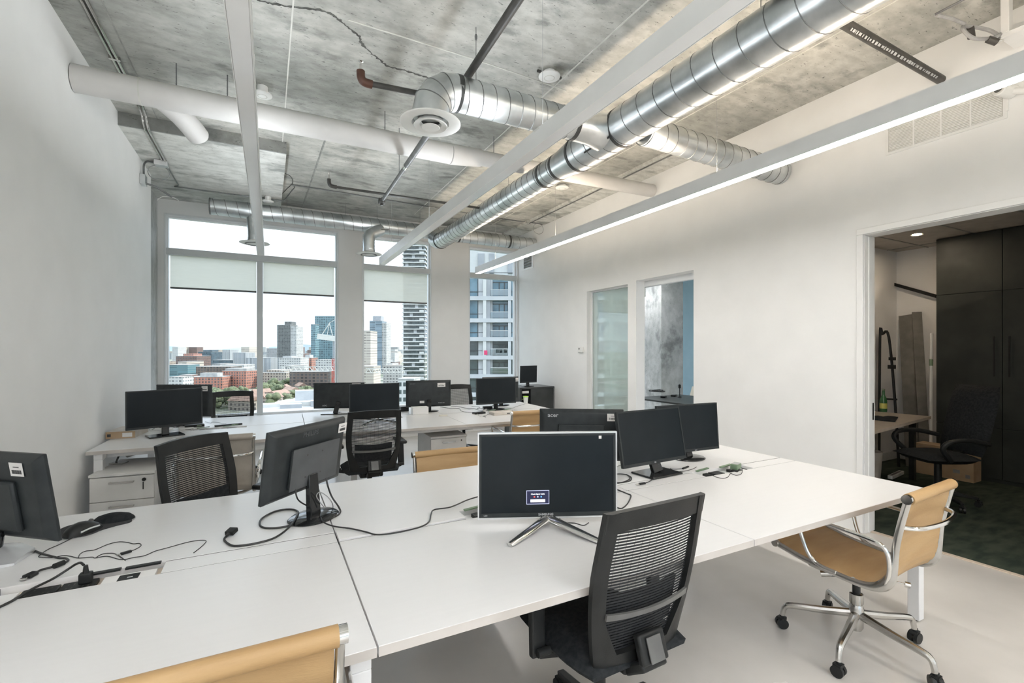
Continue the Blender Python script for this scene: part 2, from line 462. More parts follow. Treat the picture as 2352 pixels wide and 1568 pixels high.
def thing(name, label, cat, loc=(0, 0, 0), rotz=0.0, group=None, kind=None):
    o = bpy.data.objects.new(name, None); COL.objects.link(o)
    o.empty_display_size = 0.1
    o.location = loc; o.rotation_euler = (0, 0, rotz)
    return tag(o, label, cat, group, kind)

def copy_tree(o, parent=None, **kw):
    c = o.copy(); COL.objects.link(c); c.parent = parent
    for ch in list(o.children): copy_tree(ch, c)
    return c

def share(name, me, parent, loc=(0, 0, 0), rot=(0, 0, 0), scale=(1, 1, 1)):
    o = bpy.data.objects.new(name, me); COL.objects.link(o); o.parent = parent
    o.location = loc; o.rotation_euler = rot; o.scale = scale
    return o

def text(name, body, size, mat, parent, loc, rot, extrude=0.0006, align='CENTER', bold=0.0, sx=1.0):
    c = bpy.data.curves.new(name, 'FONT'); c.body = body; c.size = size; c.extrude = extrude; c.align_x = align; c.align_y = 'CENTER'; c.offset = bold; c.resolution_u = 3
    c.materials.append(MATS[mat])
    tmp = bpy.data.objects.new(name + '_curve', c)
    me = bpy.data.meshes.new_from_object(tmp)
    bpy.data.objects.remove(tmp); bpy.data.curves.remove(c)
    me.name = name
    o = bpy.data.objects.new(name, me); COL.objects.link(o); o.parent = parent; o.location = loc; o.rotation_euler = rot; o.scale = (sx, 1, 1)
    return o

def spline(pts, k=6):
    pts = [Vector(p) for p in pts]; out = []
    n = len(pts)
    for i in range(n - 1):
        p0, p1, p2, p3 = pts[max(i - 1, 0)], pts[i], pts[i + 1], pts[min(i + 2, n - 1)]
        for j in range(k):
            t = j / k
            out.append(0.5 * ((2 * p1) + (p2 - p0) * t + (2 * p0 - 5 * p1 + 4 * p2 - p3) * t * t + (3 * p1 - p0 - 3 * p2 + p3) * t ** 3))
    out.append(pts[-1])
    return out

def struct(name, mb, mat, parent=None, **kw):
    o = mb.build(name, mat, parent, **kw)
    if not parent: o['kind'] = 'structure'
    return o
# ================================================================== the setting
XL, XR, YB, YF, ZC = -1.23, 4.33, 8.07, -5.5, 3.72
WT = 0.15

fl = struct('floor', MB().box(-1.7, XR + 0.10, YF - 0.2, YB + 0.3, -0.12, 0), 'floor_concrete')
ce = struct('ceiling', MB().box(-1.8, 9.2, YF - 0.4, YB + 0.35, ZC, ZC + 0.3), 'ceiling_concrete')
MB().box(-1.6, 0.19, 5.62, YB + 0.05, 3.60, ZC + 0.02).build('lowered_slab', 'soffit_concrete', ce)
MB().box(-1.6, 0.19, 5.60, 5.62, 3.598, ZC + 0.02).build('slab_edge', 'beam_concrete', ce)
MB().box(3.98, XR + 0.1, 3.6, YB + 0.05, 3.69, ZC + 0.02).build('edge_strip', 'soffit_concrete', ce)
# formwork joints: thin raised fins and open lines left by the boards
for (a, b, m, w) in [((0.152, 2.2), (0.152, 5.6), 'joint_light', .010), ((0.56, 4.9), (0.50, 8.0), 'joint_dark', .016), ((-0.93, 2.6), (-0.93, 5.6), 'joint_dark', .008),
                     ((2.15, 1.2), (2.15, 7.6), 'joint_light', .010), ((3.55, 1.2), (3.55, 7.6), 'joint_light', .008)]:
    MB().bar((a[0], a[1], ZC - .002), (b[0], b[1], ZC - .002), w, .006).build('formwork_joint', m, ce)
def ceil_px(pts, z=ZC): return [un(u, v, 2, z) for u, v in pts]
jl = ceil_px([(800, 45), (870, 67), (960, 95), (1080, 133), (1180, 166), (1300, 208)])
MB().tube([p - Vector((0, 0, .001)) for p in spline(jl, 4)], .006, 6).build('formwork_joint', 'joint_light', ce)
ck = spline(ceil_px([(590, 0), (625, 8), (672, 16), (730, 22), (765, 34), (790, 55), (822, 80), (830, 98), (848, 118), (870, 135), (890, 151), (925, 160), (950, 168), (985, 178)]), 8)
m_ = MB(); n_ = len(ck); rows = []
for i, p in enumerate(ck):
    d = (ck[min(i + 1, n_ - 1)] - ck[max(i - 1, 0)]).normalized(); sd = Vector((-d.y, d.x, 0))
    w = .004 + .010 * random.random(); j = (random.random() - .5) * .012
    rows.append([p + sd * (j - w) - Vector((0, 0, .0015)), p + sd * (j + w) - Vector((0, 0, .0015))])
m_.grid(rows).build('crack', 'crack_dark', ce)
ck2 = spline(ceil_px([(655, 398), (668, 405), (672, 420), (660, 432), (648, 445)]), 6)
MB().tube([p - Vector((0, 0, .001)) for p in ck2], .006, 5).build('crack', 'crack_dark', ce)

# left wall, column beyond its end
struct('wall_left', MB().box(XL - .2, XL, YF, 7.03, 0, ZC), 'wall_white')
MB().box(-1.75, -1.34, 7.0, YB + .2, 0, ZC).build('column', 'column_concrete')['kind'] = 'structure'
bpy.data.objects['column']['label'] = 'concrete column with flaking white paint in the left corner'
# wall behind the camera
# unseen wide window added here as daylight fill for the room
fy0, fy1 = YF - .2, YF
wf = MB().box(-1.5, 9.0, fy0, fy1, 0, .12).box(-1.5, 9.0, fy0, fy1, 3.60, ZC).box(-1.5, -1.2, fy0, fy1, .12, 3.60).box(4.3, 9.0, fy0, fy1, .12, 3.60)
struct('wall_front', wf, 'wall_white')
g = thing('window_6', None, None, (1.55, YF - .1, .12), kind='structure')
for i in range(4):
    a = -2.75 + 1.375 * i
    MB().box(a + .02, a + 1.355, 0, .006, .03, 3.45).build('pane', 'window_glass', g)
    MB().box(a - .02, a + .02, -.05, .05, .03, 3.45).build('mullion', 'frame_white', g)
MB().box(2.73, 2.75, -.05, .05, .03, 3.45).box(-2.75, 2.75, -.05, .05, 0, .03).box(-2.75, 2.75, -.05, .05, 3.45, 3.48).build('window_frame', 'frame_white', g)

# window wall with three openings
WIN = [(-1.27, 1.04), (1.40, 2.60), (3.30, XR)]
ZS, ZH = 0.50, 3.41
wb = MB()
wb.box(-1.75, XR + WT, YB, YB + .22, -.1, ZS)
wb.box(-1.75, XR + WT, YB, YB + .22, ZH, ZC)
wb.box(-1.75, WIN[0][0], YB, YB + .22, ZS, ZH)
wb.box(WIN[0][1], WIN[1][0], YB, YB + .22, ZS, ZH)
wb.box(WIN[1][1], WIN[2][0], YB, YB + .22, ZS, ZH)
wb.box(XR, XR + WT, YB, YB + .22, ZS, ZH)
struct('wall_back', wb, 'wall_white')
for i, (a, b) in enumerate(WIN):
    w = thing('window_%d' % (i + 1), None, None, ((a + b) / 2, YB + .10, ZS), kind='structure')
    h = (b - a) / 2; H = ZH - ZS
    zt = 2.885 - ZS
    fr = MB()
    fw = .045
    fr.box(-h, -h + fw, -.04, .05, 0, H).box(h - fw, h, -.04, .05, 0, H).box(-h + fw, h - fw, -.04, .05, H - fw, H).box(-h + fw, h - fw, -.04, .05, 0, fw)
    fr.box(-h - .0, -h + .025, -.10, -.04, 0, H).box(h - .025, h, -.10, -.04, 0, H).box(-h + .025, h - .025, -.10, -.04, H - .025, H)
    fr.build('window_frame', 'frame_white', w, bev=.004)
    MB().box(-h + .01, h - .01, -.085, .045, zt - .045, zt + .045).build('transom', 'frame_grey', w, bev=.004)
    MB().box(-h - .0, h + .0, -.16, -.04, -.03, .012).build('window_sill', 'frame_white', w, bev=.004)
    xs = [-h + fw, h - fw]
    if i == 0:
        xm = -0.088 - (a + b) / 2
        MB().box(xm - .04, xm + .04, -.075, .05, 0, zt - .045).build('mullion', 'frame_grey', w, bev=.004)
        MB().box(xm - .03, xm + .03, -.03, .05, zt + .045, H - fw).build('mullion', 'frame_white', w, bev=.004)
        xs = [-h + fw, xm, h - fw]
    for j in range(len(xs) - 1):
        MB().box(xs[j], xs[j + 1], .008, .014, fw, zt - .045).build('pane', 'window_glass', w)
        MB().box(xs[j], xs[j + 1], .008, .014, zt + .045, H - fw).build('pane', 'window_glass', w)
# roller shades, half way down
for (x0, x1, zb, lab) in [(-1.205, -.135, 2.375, 'cream roller shade half down in the wide window, beside the left wall'),
                          (-.045, .975, 2.370, 'cream roller shade half down in the wide window, right of its mullion'),
                          (1.435, 2.53, 2.32, 'cream roller shade half down in the middle window, tower showing through')]:
    s = thing('roller_shade', lab, 'roller shade', ((x0 + x1) / 2, YB + .07, zb), group='roller shades in the windows')
    h = (x1 - x0) / 2
    MB().box(-h, h, -.0012, .0012, .012, 2.86 - zb).build('shade_cloth', 'shade_fabric', s)
    MB().box(-h, h, -.007, .007, -.012, .014).build('hem_bar', 'grey_plastic', s, bev=.003)

# right wall with the dark-room doorway, meeting room doorway and glazed slot
D1 = (0.45, 2.098, 2.440); D2 = (3.832, 4.778, 2.412); G1 = (4.939, 5.86, 2.385)
wr = MB()
x0, x1 = XR, XR + WT
wr.box(x0, x1, YF, D1[0], 0, ZC).box(x0, x1, D1[0], D1[1], D1[2], ZC).box(x0, x1, D1[1], D2[0], 0, ZC)
wr.box(x0, x1, D2[0], D2[1], D2[2], ZC).box(x0, x1, D2[1], G1[0], 0, ZC).box(x0, x1, G1[0], G1[1], G1[2], ZC).box(x0, x1, G1[1], YB, 0, ZC)
struct('wall_right', wr, 'wall_white')
# casing of the wide doorway: flat boards with a stepped stop inside
t1 = thing('trim_1', None, None, (XR, 0, 0), kind='structure')
cs = .048
MB().box(-.018, 0, D1[1], D1[1] + cs, 0, D1[2]).build('casing_board', 'trim_white', t1, bev=.003)
MB().box(-.018, 0, D1[0] - cs, D1[0], 0, D1[2]).build('casing_board', 'trim_white', t1, bev=.003)
MB().box(-.018, 0, D1[0] - cs, D1[1] + cs, D1[2], D1[2] + cs).build('casing_head', 'trim_white', t1, bev=.003)
MB().box(-.004, WT + .004, D1[1] - .006, D1[1] - .001, 0, D1[2] - .006).build('jamb', 'trim_white', t1, bev=.002)
MB().box(.055, .105, D1[1] - .012, D1[1] - .002, 0, D1[2] - .012).build('door_stop', 'trim_white', t1, bev=.002)
MB().box(-.004, WT + .004, D1[0] + .001, D1[0] + .022, 0, D1[2]).build('jamb', 'trim_white', t1, bev=.002)
MB().box(-.004, WT + .004, D1[0] + .022, D1[1] - .006, D1[2] - .006, D1[2] - .001).build('head_jamb', 'trim_white', t1, bev=.002)
MB().box(.115, .135, D1[1] - .0085, D1[1] - .0062, .92, 1.06).build('strike_plate', 'cast_aluminium', t1)
# glazed slot
g = thing('window_4', None, None, (XR + .10, G1[0], 0), kind='structure')
L = G1[1] - G1[0]
MB().box(-.004, .004, .015, L - .03, .02, G1[2] - .02).build('pane', 'partition_glass', g)
MB().box(-.02, .03, 0, L, 0, .02).box(-.02, .03, 0, L, G1[2] - .02, G1[2]).box(-.02, .03, L - .03, L, .02, G1[2] - .02).build('window_frame', 'frame_white', g)
# meeting room doorway: head track and the pane of the slid-back door
g = thing('door_1', None, None, (XR + WT, D2[0], 0), kind='structure')
L = D2[1] - D2[0]
MB().box(.0, .06, -.02, L + .9, D2[2] - .075, D2[2] + .03).build('head_track', 'frame_white', g, bev=.003)
MB().box(.018, .030, L + .04, L + .88, .01, D2[2] - .08).build('pane', 'partition_glass', g)
MB().box(.010, .038, L + .02, L + .06, D2[2] - .20, D2[2] - .075).build('hanger', 'cast_aluminium', g)

# dark room behind the wide doorway
struct('floor_office', MB().box(XR + .10, 8.2, YF, 3.35, -.12, 0.004), 'carpet_green')
MB().box(XR + .075, XR + .115, D1[0], D1[1], 0, .008).build('trim_2', 'wood_top', bev=.002)['kind'] = 'structure'
struct('wall_office_side', MB().box(XR + WT, 8.2, 3.35, 3.50, 0, ZC), 'wall_white')
struct('wall_office_back', MB().box(7.75, 7.9, YF, 3.35, 0, ZC), 'wall_white')
MB().box(7.735, 7.75, 2.75, 3.35, 0, .11).box(XR + WT, 7.735, 3.335, 3.35, 0, .11).build('baseboard_office', 'trim_white')['kind'] = 'structure'
co = struct('ceiling_office', MB().box(XR + WT, 7.75, YF, 3.35, 2.855, 2.88), 'acoustic_tile')
for yy in (-.6, .6, 1.2, 1.8, 2.4, 3.0):
    MB().box(XR + WT, 7.75, yy - .008, yy + .008, 2.850, 2.856).build('ceiling_rail', 'joint_dark', co)
for xx in (5.1, 6.3, 7.5):
    MB().box(xx - .008, xx + .008, YF, 3.35, 2.850, 2.856).build('ceiling_rail', 'joint_dark', co)

# meeting room
struct('floor_meeting', MB().box(XR + .10, 8.2, 3.5, YB + .2, -.12, 0.002), 'floor_concrete')
struct('wall_meeting_side', MB().box(8.0, 8.2, 3.5, YB + .2, 0, ZC), 'blue_paint')
wm = MB().box(XR + WT, 8.2, YB, YB + .22, 0, .3).box(XR + WT, 8.2, YB, YB + .22, 3.55, ZC).box(XR + WT, 4.62, YB, YB + .22, .3, 3.55).box(7.9, 8.2, YB, YB + .22, .3, 3.55)
struct('wall_meeting_back', wm, 'wall_white')
g = thing('window_5', None, None, (6.26, YB + .10, .3), kind='structure')
MB().box(-1.64, 1.64, 0, .006, 0, 3.25).build('pane', 'window_glass', g)
MB().box(-.03, .03, -.04, .05, 0, 3.25).box(-1.64, 1.64, -.04, .05, 2.55, 2.62).build('mullion', 'frame_grey', g)
cm = un(1519, 800, 0, 6.4)
o = MB().box(6.4, 6.95, cm.y, cm.y + .60, 0, ZC).build('column', 'column_concrete'); o['kind'] = 'structure'
o['label'] = 'raw concrete column in the meeting room seen through the doorway'
# ================================================================== ceiling services
def spiral_duct(parent, p0, p1, r, pitch=.12, name='duct_body', seam=True, mat='galvanised'):
    p0 = Vector(p0); p1 = Vector(p1); L = (p1 - p0).length
    n = 2
    MB().tube([p0.lerp(p1, i / n) for i in range(n + 1)], r, 32).build(name, mat, parent, smooth=True)
    if seam:
        d = (p1 - p0).normalized(); a = d.orthogonal().normalized(); b = d.cross(a)
        k = max(8, int(L / pitch * 22)); pts = []
        for i in range(k + 1):
            t = i / k; an = 2 * PI * t * L / pitch
            pts.append(p0.lerp(p1, t) + (a * math.cos(an) + b * math.sin(an)) * (r + .0005))
        MB().tube(pts, .0034, 4).build('spiral_seam', 'seam_metal', parent, smooth=True)

def band(parent, p, d, r, w=.03, mat='duct_tape_black', name='sealing_band'):
    p = Vector(p); d = Vector(d).normalized()
    MB().tube([p - d * w / 2, p + d * w / 2], r + .003, 32).build(name, mat, parent, smooth=True)

def rod(parent, x, y, z0, z1, r=.0025, name='hanger_rod', mat='pipe_steel'):
    MB().tube([(x, y, z0), (x, y, z1)], r, 6).build(name, mat, parent)

def diffuser(parent, c, R):
    c = Vector(c)
    prof = [(R * .52, .045), (R * .60, .030), (R * .86, .006), (R, 0), (R * 1.0, -.006), (R * .95, -.010), (R * .62, -.004), (R * .56, .02)]
    MB().lathe(prof, 40, c, caps=False).build('outer_cone', 'plastic_white', parent, smooth=True)
    prof = [(R * .40, .018), (R * .47, .000), (R * .56, -.020), (R * .54, -.024), (R * .36, -.012), (R * .30, .006)]
    MB().lathe(prof, 36, c, caps=False).build('inner_cone', 'plastic_white', parent, smooth=True)
    MB().lathe([(0.0001, -.018), (R * .22, -.020), (R * .31, -.030), (R * .29, -.033), (0.0001, -.030)], 32, c).build('centre_disc', 'plastic_white', parent, smooth=True)
    MB().lathe([(0.0001, .05), (R * .51, .05), (R * .51, .054), (.0001, .054)], 28, c).build('throat', 'duct_tape_black', parent)

# --- big supply duct running from behind the camera to the window duct
du = thing('supply_duct', 'large galvanised spiral duct running the length of the ceiling towards the windows', 'duct', (2.45, 0, 3.225))
spiral_duct(du, (0, -5.4, 0), (0, 3.42, 0), .149, .16)
spiral_duct(du, (0, 3.72, .0), (0, 7.16, .0), .122, .12)
rdc = MB().tube([(0, 3.42, 0), (0, 3.46, 0), (0, 3.68, 0), (0, 3.72, 0)], [.150, .150, .124, .124], 32); rdc.build('reducer', 'galvanised', du, smooth=True)
for y, r in ((2.86, .149), (3.43, .15), (3.74, .122), (3.98, .122)): band(du, (0, y, 0), (0, 1, 0), r, .035 if y > 3.5 else .028)
MB().tube([(0, 7.16, 0), (0, 7.26, .02), (0, 7.34, .07)], [.122, .13, .15], 32).build('saddle_boot', 'galvanised', du, smooth=True)
band(du, (0, 7.15, 0), (0, 1, 0), .124, .03)
for y in (1.7, 4.8, 6.6): rod(du, 0.0, y, .12, ZC - 3.225)
# black tape along the tee
MB().bar((-.118, 2.86, -.093), (-.118, 3.18, -.093), .012, .03, up=(1, 0, 1)).build('sealing_band', 'duct_tape_black', du)

# --- branch with elbow and round diffuser
br = thing('branch_duct', 'galvanised branch duct with segmented elbow and round white diffuser at its end', 'duct', (0, 2.98, 3.215))
spiral_duct(br, (1.14, 0, 0), (2.06, 0, 0), .112, .10)
MB().tube([(2.06, 0, 0), (2.22, 0, 0), (2.34, 0, 0)], [.113, .115, .14], 32).build('tee_saddle', 'galvanised', br, smooth=True)
band(br, (2.07, 0, 0), (1, 0, 0), .113, .03); band(br, (1.13, 0, 0), (1, 0, 0), .115, .035)
el = []; R_ = .17
for i in range(5):
    a = PI / 2 * i / 4
    el.append((1.12 - R_ * math.sin(a), 0, -R_ + R_ * math.cos(a)))
MB().tube([(1.14, 0, 0)] + el + [(1.12 - R_, 0, -.205)], .118, 32, caps=False).build('elbow', 'galvanised', br, smooth=True, angle=12)
for i in range(1, 4):
    a = PI / 2 * (i) / 4; d = Vector((-math.cos(a), 0, -math.sin(a)))
    band(br, el[i], d, .117, .006, 'seam_metal', 'elbow_seam')
MB().tube([(.95, 0, -.17), (.95, 0, -.215)], .112, 32).build('neck', 'galvanised', br, smooth=True)
diffuser(br, (.95, 0, -.235), .195)
rod(br, 1.28, .02, .11, ZC - 3.215)
MB().lathe([(.008, 0), (.010, .02), (.006, .035)], 8, (1.28, .02, .42)).build('rod_anchor', 'pipe_steel', br)

# --- branch into the right wall
b2 = thing('branch_duct', 'short pale spiral duct crossing from the large duct into the right wall', 'duct', (0, 2.76, 3.185))
spiral_duct(b2, (2.58, 0, 0), (4.325, 0.04, -.01), .105, .11)
band(b2, (2.62, 0, 0), (1, 0, 0), .107, .05, 'galvanised', 'foil_collar')

# --- duct along the windows with two drops
wd = thing('window_duct', 'long grey spiral duct hung along the tops of the windows', 'duct', (0, 7.45, 3.415))
spiral_duct(wd, (-.665, 0, 0), (4.325, 0, .0), .108, .135)
MB().tube([(-.675, 0, 0), (-.655, 0, 0)], .110, 32).build('end_cap', 'seam_metal', wd, smooth=True)
for x in (2.22, 2.86, 3.80): band(wd, (x, 0, 0), (1, 0, 0), .108, .03)
for x in (.26, 1.05, 1.52, 2.2): rod(wd, x, 0, .10, ZC - 3.415, .002)
def drop(lab, x, zd, bend):
    t = thing('duct_drop', lab, 'air diffuser', (x, 7.45, 3.30), group='diffuser drops below the window duct')
    if bend: pts = [(.20, -.06, .05), (.10, -.10, -.005), (.02, -.13, -.06), (0, -.14, -.14), (0, -.14, zd - 3.30 + .05)]
    else: pts = [(0, 0, .04), (0, -.02, -.06), (.01, -.03, -.16), (.01, -.03, zd - 3.30 + .05)]
    sp = spline(pts, 7)
    MB().tube(sp, [.085 + .003 * (i % 2) for i in range(len(sp))], 24).build('flexible_neck', 'galvanised', t, smooth=True, angle=60)
    c = Vector(pts[-1])
    MB().tube([c, c + Vector((0, 0, -.055))], .09, 24).build('collar', 'galvanised', t, smooth=True)
    MB().lathe([(.09, -.03), (.12, -.045), (.185, -.060), (.19, -.066), (.15, -.074), (.0001, -.085)], 32, c).build('round_plate', 'plastic_white', t, smooth=True)
    MB().lathe([(.10, -.075), (.12, -.078), (.12, -.083), (.10, -.083)], 28, c, caps=False).build('slot_ring', 'grey_plastic', t)
    if bend:
        a = [Vector((.20, -.06, .05)) + Vector((math.cos(q) * .10, math.sin(q) * .05 - .05, math.sin(q) * .02)) for q in [i * PI / 8 + PI for i in range(9)]]
        MB().tube(a, .006, 6).build('sealing_band', 'duct_tape_black', t)
drop('straight duct drop with round plate in front of the wide window', -.155, 2.985, False)
drop('bent duct drop with round plate beside the grey pier', 1.37, 2.955, True)

# --- white pipe across the room
wp = thing('drain_pipe', 'thick white pipe crossing below the ceiling from the left wall to the right wall', 'pipe', (0, 4.45, 3.445))
MB().tube([(-1.225, 0, 0), (1.62, 0, .0)], .096, 28).build('pipe_run', 'pipe_white', wp, smooth=True)
MB().tube([(1.62, 0, 0), (1.78, .01, .012), (1.95, .02, .030)], [.099, .093, .088], 28).build('offset_coupling', 'pipe_white', wp, smooth=True)
MB().tube([(1.95, .02, .030), (4.325, .03, .062)], .077, 28).build('pipe_run', 'pipe_white', wp, smooth=True)
MB().tube(spline([(-.74, .0, -.0), (-.64, .16, -.03), (-.58, .28, -.06), (-.53, .40, -.095), (-.522, .425, -.103)], 4), [.086] * 14 + [.080, .066, .035], 24).build('side_branch', 'pipe_white', wp, smooth=True)
MB().tube([(-.845, 0, 0), (-.835, 0, 0)], .0975, 28).build('pipe_joint', 'joint_light', wp, smooth=True)
for x in (-.62, -.28, .98, 2.1, 2.55): rod(wp, x, 0, .07, ZC - 3.445, .004)

# --- sprinkler pipes
sp = thing('sprinkler_pipe', 'dark steel sprinkler main running towards the windows beneath the ceiling', 'pipe', (0, 0, 0))
zA, zB = 3.372, 3.250
a0, a1 = un(1190, 0, 2, zA), un(1046, 218, 2, zA)
ex = a0 + (a0 - a1).normalized() * 7.0
b0, b1, b2_ = un(1010, 268, 2, zB), un(932, 382, 2, zB), un(877, 462, 2, zB)
MB().tube([ex, a1], .026, 16).build('pipe_run', 'pipe_black', sp, smooth=True)
MB().tube([a1, a1.lerp(b0, .5) + Vector((0, 0, -.02)), b0, b1], .025, 16).build('pipe_run', 'pipe_steel', sp, smooth=True)
dm = (b2_ - b1).normalized()
MB().tube([b1 - dm * .03, b1 + dm * .03], .028, 16).build('coupling', 'chrome', sp, smooth=True)
MB().tube([b1, b2_ - dm * .03], .020, 16).build('pipe_run', 'pipe_steel', sp, smooth=True)
MB().tube([b2_ - Vector((.035, 0, 0)), b2_ + Vector((.035, 0, 0))], .034, 12).tube([b2_ - dm * .07, b2_ + dm * .05], .028, 12).tube([b2_, b2_ - Vector((0, 0, .05))], .018, 10).build('tee_fitting', 'pipe_black', sp, smooth=True)
rod(sp, b1.x, b1.y + .25, zB, ZC, .003)
def branch(lab, p0, p1, r, fit):
    t = thing('sprinkler_branch', lab, 'pipe', p0, group='sprinkler branch pipes')
    L = p1 - p0
    MB().tube([(0, 0, 0), L], r, 12).build('pipe_run', 'pipe_black', t, smooth=True)
    MB().tube(spline([(.05, 0, 0), (-.005, 0, .004), (-.025, 0, .03), (-.028, 0, .075)], 5), r * 1.45, 12).build('elbow', fit, t, smooth=True)
    MB().tube([(-.028, 0, .07), (-.028, 0, .12)], .010, 10).build('sprinkler_stem', 'chrome', t, smooth=True)
    MB().lathe([(.003, .12), (.006, .135), (.018, .140), (.018, .142), (.0001, .144)], 12, (-.028, 0, 0)).build('sprinkler_head', 'chrome', t)
    return t
branch('dark sprinkler branch with rust-red elbow beside the round diffuser', un(838, 190, 2, zA), un(1040, 230, 2, zA), .020, 'fitting_red')
p_ = un(762, 428, 2, zB); q_ = un(1105, 478, 2, zB); q_.y = p_.y + (q_.y - p_.y)
branch('thin dark sprinkler branch with upturned head near the windows', p_, q_, .014, 'pipe_black')
o = thing('sprinkler_branch', 'black steel pipe with white print going into the right wall', 'pipe', (0, 1.60, 3.45), group='sprinkler branch pipes')
MB().tube([(1.27, .0, .03), (4.325, 0, 0)], .030, 16).build('pipe_run', 'pipe_black', o, smooth=True)
mk = MB(); random.seed(3); x = 3.12
while x < 4.2:
    w = .006 + .022 * random.random(); mk.bar((x, -.0202, -.0226), (x + w, -.0202, -.0226), .012 + .006 * random.random(), .0012, up=(0, -.67, -.74)); x += w + .006 + .014 * random.random()
mk.build('printed_marks', 'ink_grey', o)

# --- three long linear pendant lamps, only the right one lit below
def linear_lamp(lab, x, y0, y1, z, lit, rz=0.0):
    t = thing('linear_pendant_lamp', lab, 'lamp', (x, 0, z), rz, group='long linear pendant lamps')
    w = .041
    hb = MB().box(-w, -w + .004, y0, y1, 0, .10).box(w - .004, w, y0, y1, 0, .10).box(-w + .004, w - .004, y0, y1, .094, .10)
    hb.build('housing', 'lamp_white', t)
    MB().box(-w, w, y1, y1 + .006, 0, .10).build('end_cap', 'lamp_white', t)
    MB().box(-w, w, y0 - .006, y0, 0, .10).build('end_cap', 'lamp_white', t)
    MB().box(-w + .005, w - .005, y0 + .002, y1 - .002, .002, .010).build('diffuser', {0: 'diffuser_opal', 1: 'led_on', 2: 'fill_led'}[int(lit)], t)
    if True:
        MB().box(-w + .008, w - .008, y0 + .01, y1 - .01, .1005, .103).build('upper_diffuser', {0: 'fill_up_cool', 1: 'led_up', 2: 'fill_led_up'}[int(lit)], t)  # cool glow on top of the unlit lamps is added to brighten the ceiling
    for y in [q for q in (-4.5, -2.6, -.9, 2.4, 4.6, 6.2) if y0 < q < y1]:
        rod(t, 0, y, .10, ZC - z, .0012, 'suspension_wire', 'cable_grey')
        MB().box(-w - .001, w + .001, y - .03, y + .03, .09, .102).build('hanger_clip', 'plastic_white', t)
    return t
linear_lamp('white linear lamp nearest the left wall with an unlit lower face', -.101, .85, 6.80, 2.70, False, -.0055)
linear_lamp('white linear lamp in the middle with an unlit lower face', 1.452, .55, 6.78, 2.70, False)
linear_lamp('lit white linear lamp nearest the right wall', 2.955, -5.2, 6.86, 2.70, True)
linear_lamp('added unseen fill lamp behind the camera in line with the left unlit one', -.101, -5.2, .75, 2.70, 2, -.0055)  # this and the next lamp are unseen, added to brighten the left side
linear_lamp('added unseen fill lamp behind the camera in line with the middle unlit one', 1.452, -5.2, .15, 2.70, 2)

mlamp = linear_lamp('added unseen fill lamp hung in the meeting room', 6.0, 3.9, 7.6, 2.80, 2)  # unseen lamp added to brighten the meeting room

# --- detectors and speakers on the ceiling
def disc(lab, x, y, z, R, cat='smoke detector', name='smoke_detector', base=.03):
    t = thing(name, lab, cat, (x, y, z), group='round white discs on the ceiling')
    MB().lathe([(R * .55, 0), (R * .55, -base)], 24).build('mount', 'plastic_white', t, smooth=True)
    MB().lathe([(R * .6, -base), (R, -base - .004), (R, -base - .012), (R * .8, -base - .020), (.0001, -base - .024)], 32).build('cover', 'plastic_white', t, smooth=True)
    MB().lathe([(R * .42, -base - .0225), (R * .46, -base - .0245), (R * .50, -base - .0225)], 24, caps=False).build('ring', 'joint_light', t, smooth=True)
    return t
t = disc('large flat white disc detector near the round diffuser', 2.005, 3.21, ZC, .086)
MB().box(-.112, -.08, -.008, .008, -.03, -.015).box(.08, .112, -.008, .008, -.03, -.015).build('spring_clip', 'pipe_black', t)
disc('white disc detector beside the left linear lamp', -.03, 4.51, ZC, .075, base=.06)
disc('small white disc detector below the large duct near the right wall', 3.53, 5.33, ZC, .09)
disc('white disc detector on the lowered slab near the window', .02, 7.30, 3.60, .07, base=.055)

# --- conduits
def conduit(lab, pts, r, mat='pipe_steel', parent_name='conduit', k=5):
    t = thing(parent_name, lab, 'conduit', (0, 0, 0), group='thin steel conduits on the ceiling')
    MB().tube(spline(pts, k), r, 8).build('tube', mat, t, smooth=True)
    return t
zc = ZC - .012
c1 = conduit('pair of steel conduits along the ceiling by the left wall', [(-1.05, 0.5, zc), (-1.035, 4.75, zc), (-1.03, 5.40, zc), (-1.02, 5.50, 3.62), (-1.02, 5.58, 3.586), (-1.02, 5.75, 3.586), (-1.02, 6.42, 3.586)], .009, 'cast_aluminium')
MB().tube(spline([(-1.018, .5, zc), (-1.005, 4.75, zc), (-1.0, 5.40, zc), (-.99, 5.50, 3.62), (-.99, 5.58, 3.584), (-.99, 5.75, 3.584), (-.99, 6.42, 3.584)], 5), .011, 8).build('tube', 'cast_aluminium', c1, smooth=True)
MB().box(-1.055, -.985, 4.55, 4.575, ZC - .026, ZC).build('strap', 'cast_aluminium', c1)
conduit('thin conduit bending from the junction box along the window wall', [(-1.0, 6.5, 3.588), (-.99, 7.25, 3.588), (-.95, 7.36, 3.588), (.12, 7.36, 3.588), (.22, 7.34, 3.60), (.34, 7.05, 3.70), (.42, 6.98, 3.708), (1.9, 7.05, 3.708), (3.6, 7.15, 3.708), (3.95, 7.12, 3.708)], .007, 'seam_metal')
conduit('straight conduit along the ceiling edge by the right wall', [(4.03, 7.1, 3.682), (4.03, 5.5, 3.682), (4.03, 3.7, 3.682)], .008, 'seam_metal')
jb = thing('junction_box', 'open steel junction box on the ceiling by the left wall', 'junction box', (-1.04, 6.48, 3.60))
MB().box(-.06, .06, -.06, .06, -.05, 0).build('box', 'galvanised', jb, bev=.003); MB().box(-.055, .065, -.075, -.06, -.06, -.01).build('cover_plate', 'paint_white_metal', jb)
jb2 = thing('junction_box', 'steel junction box on the left wall with a cable loop above', 'junction box', (XL, 6.50, 3.37))
MB().box(0, .05, -.055, .055, -.055, .055).build('box', 'galvanised', jb2, bev=.003)
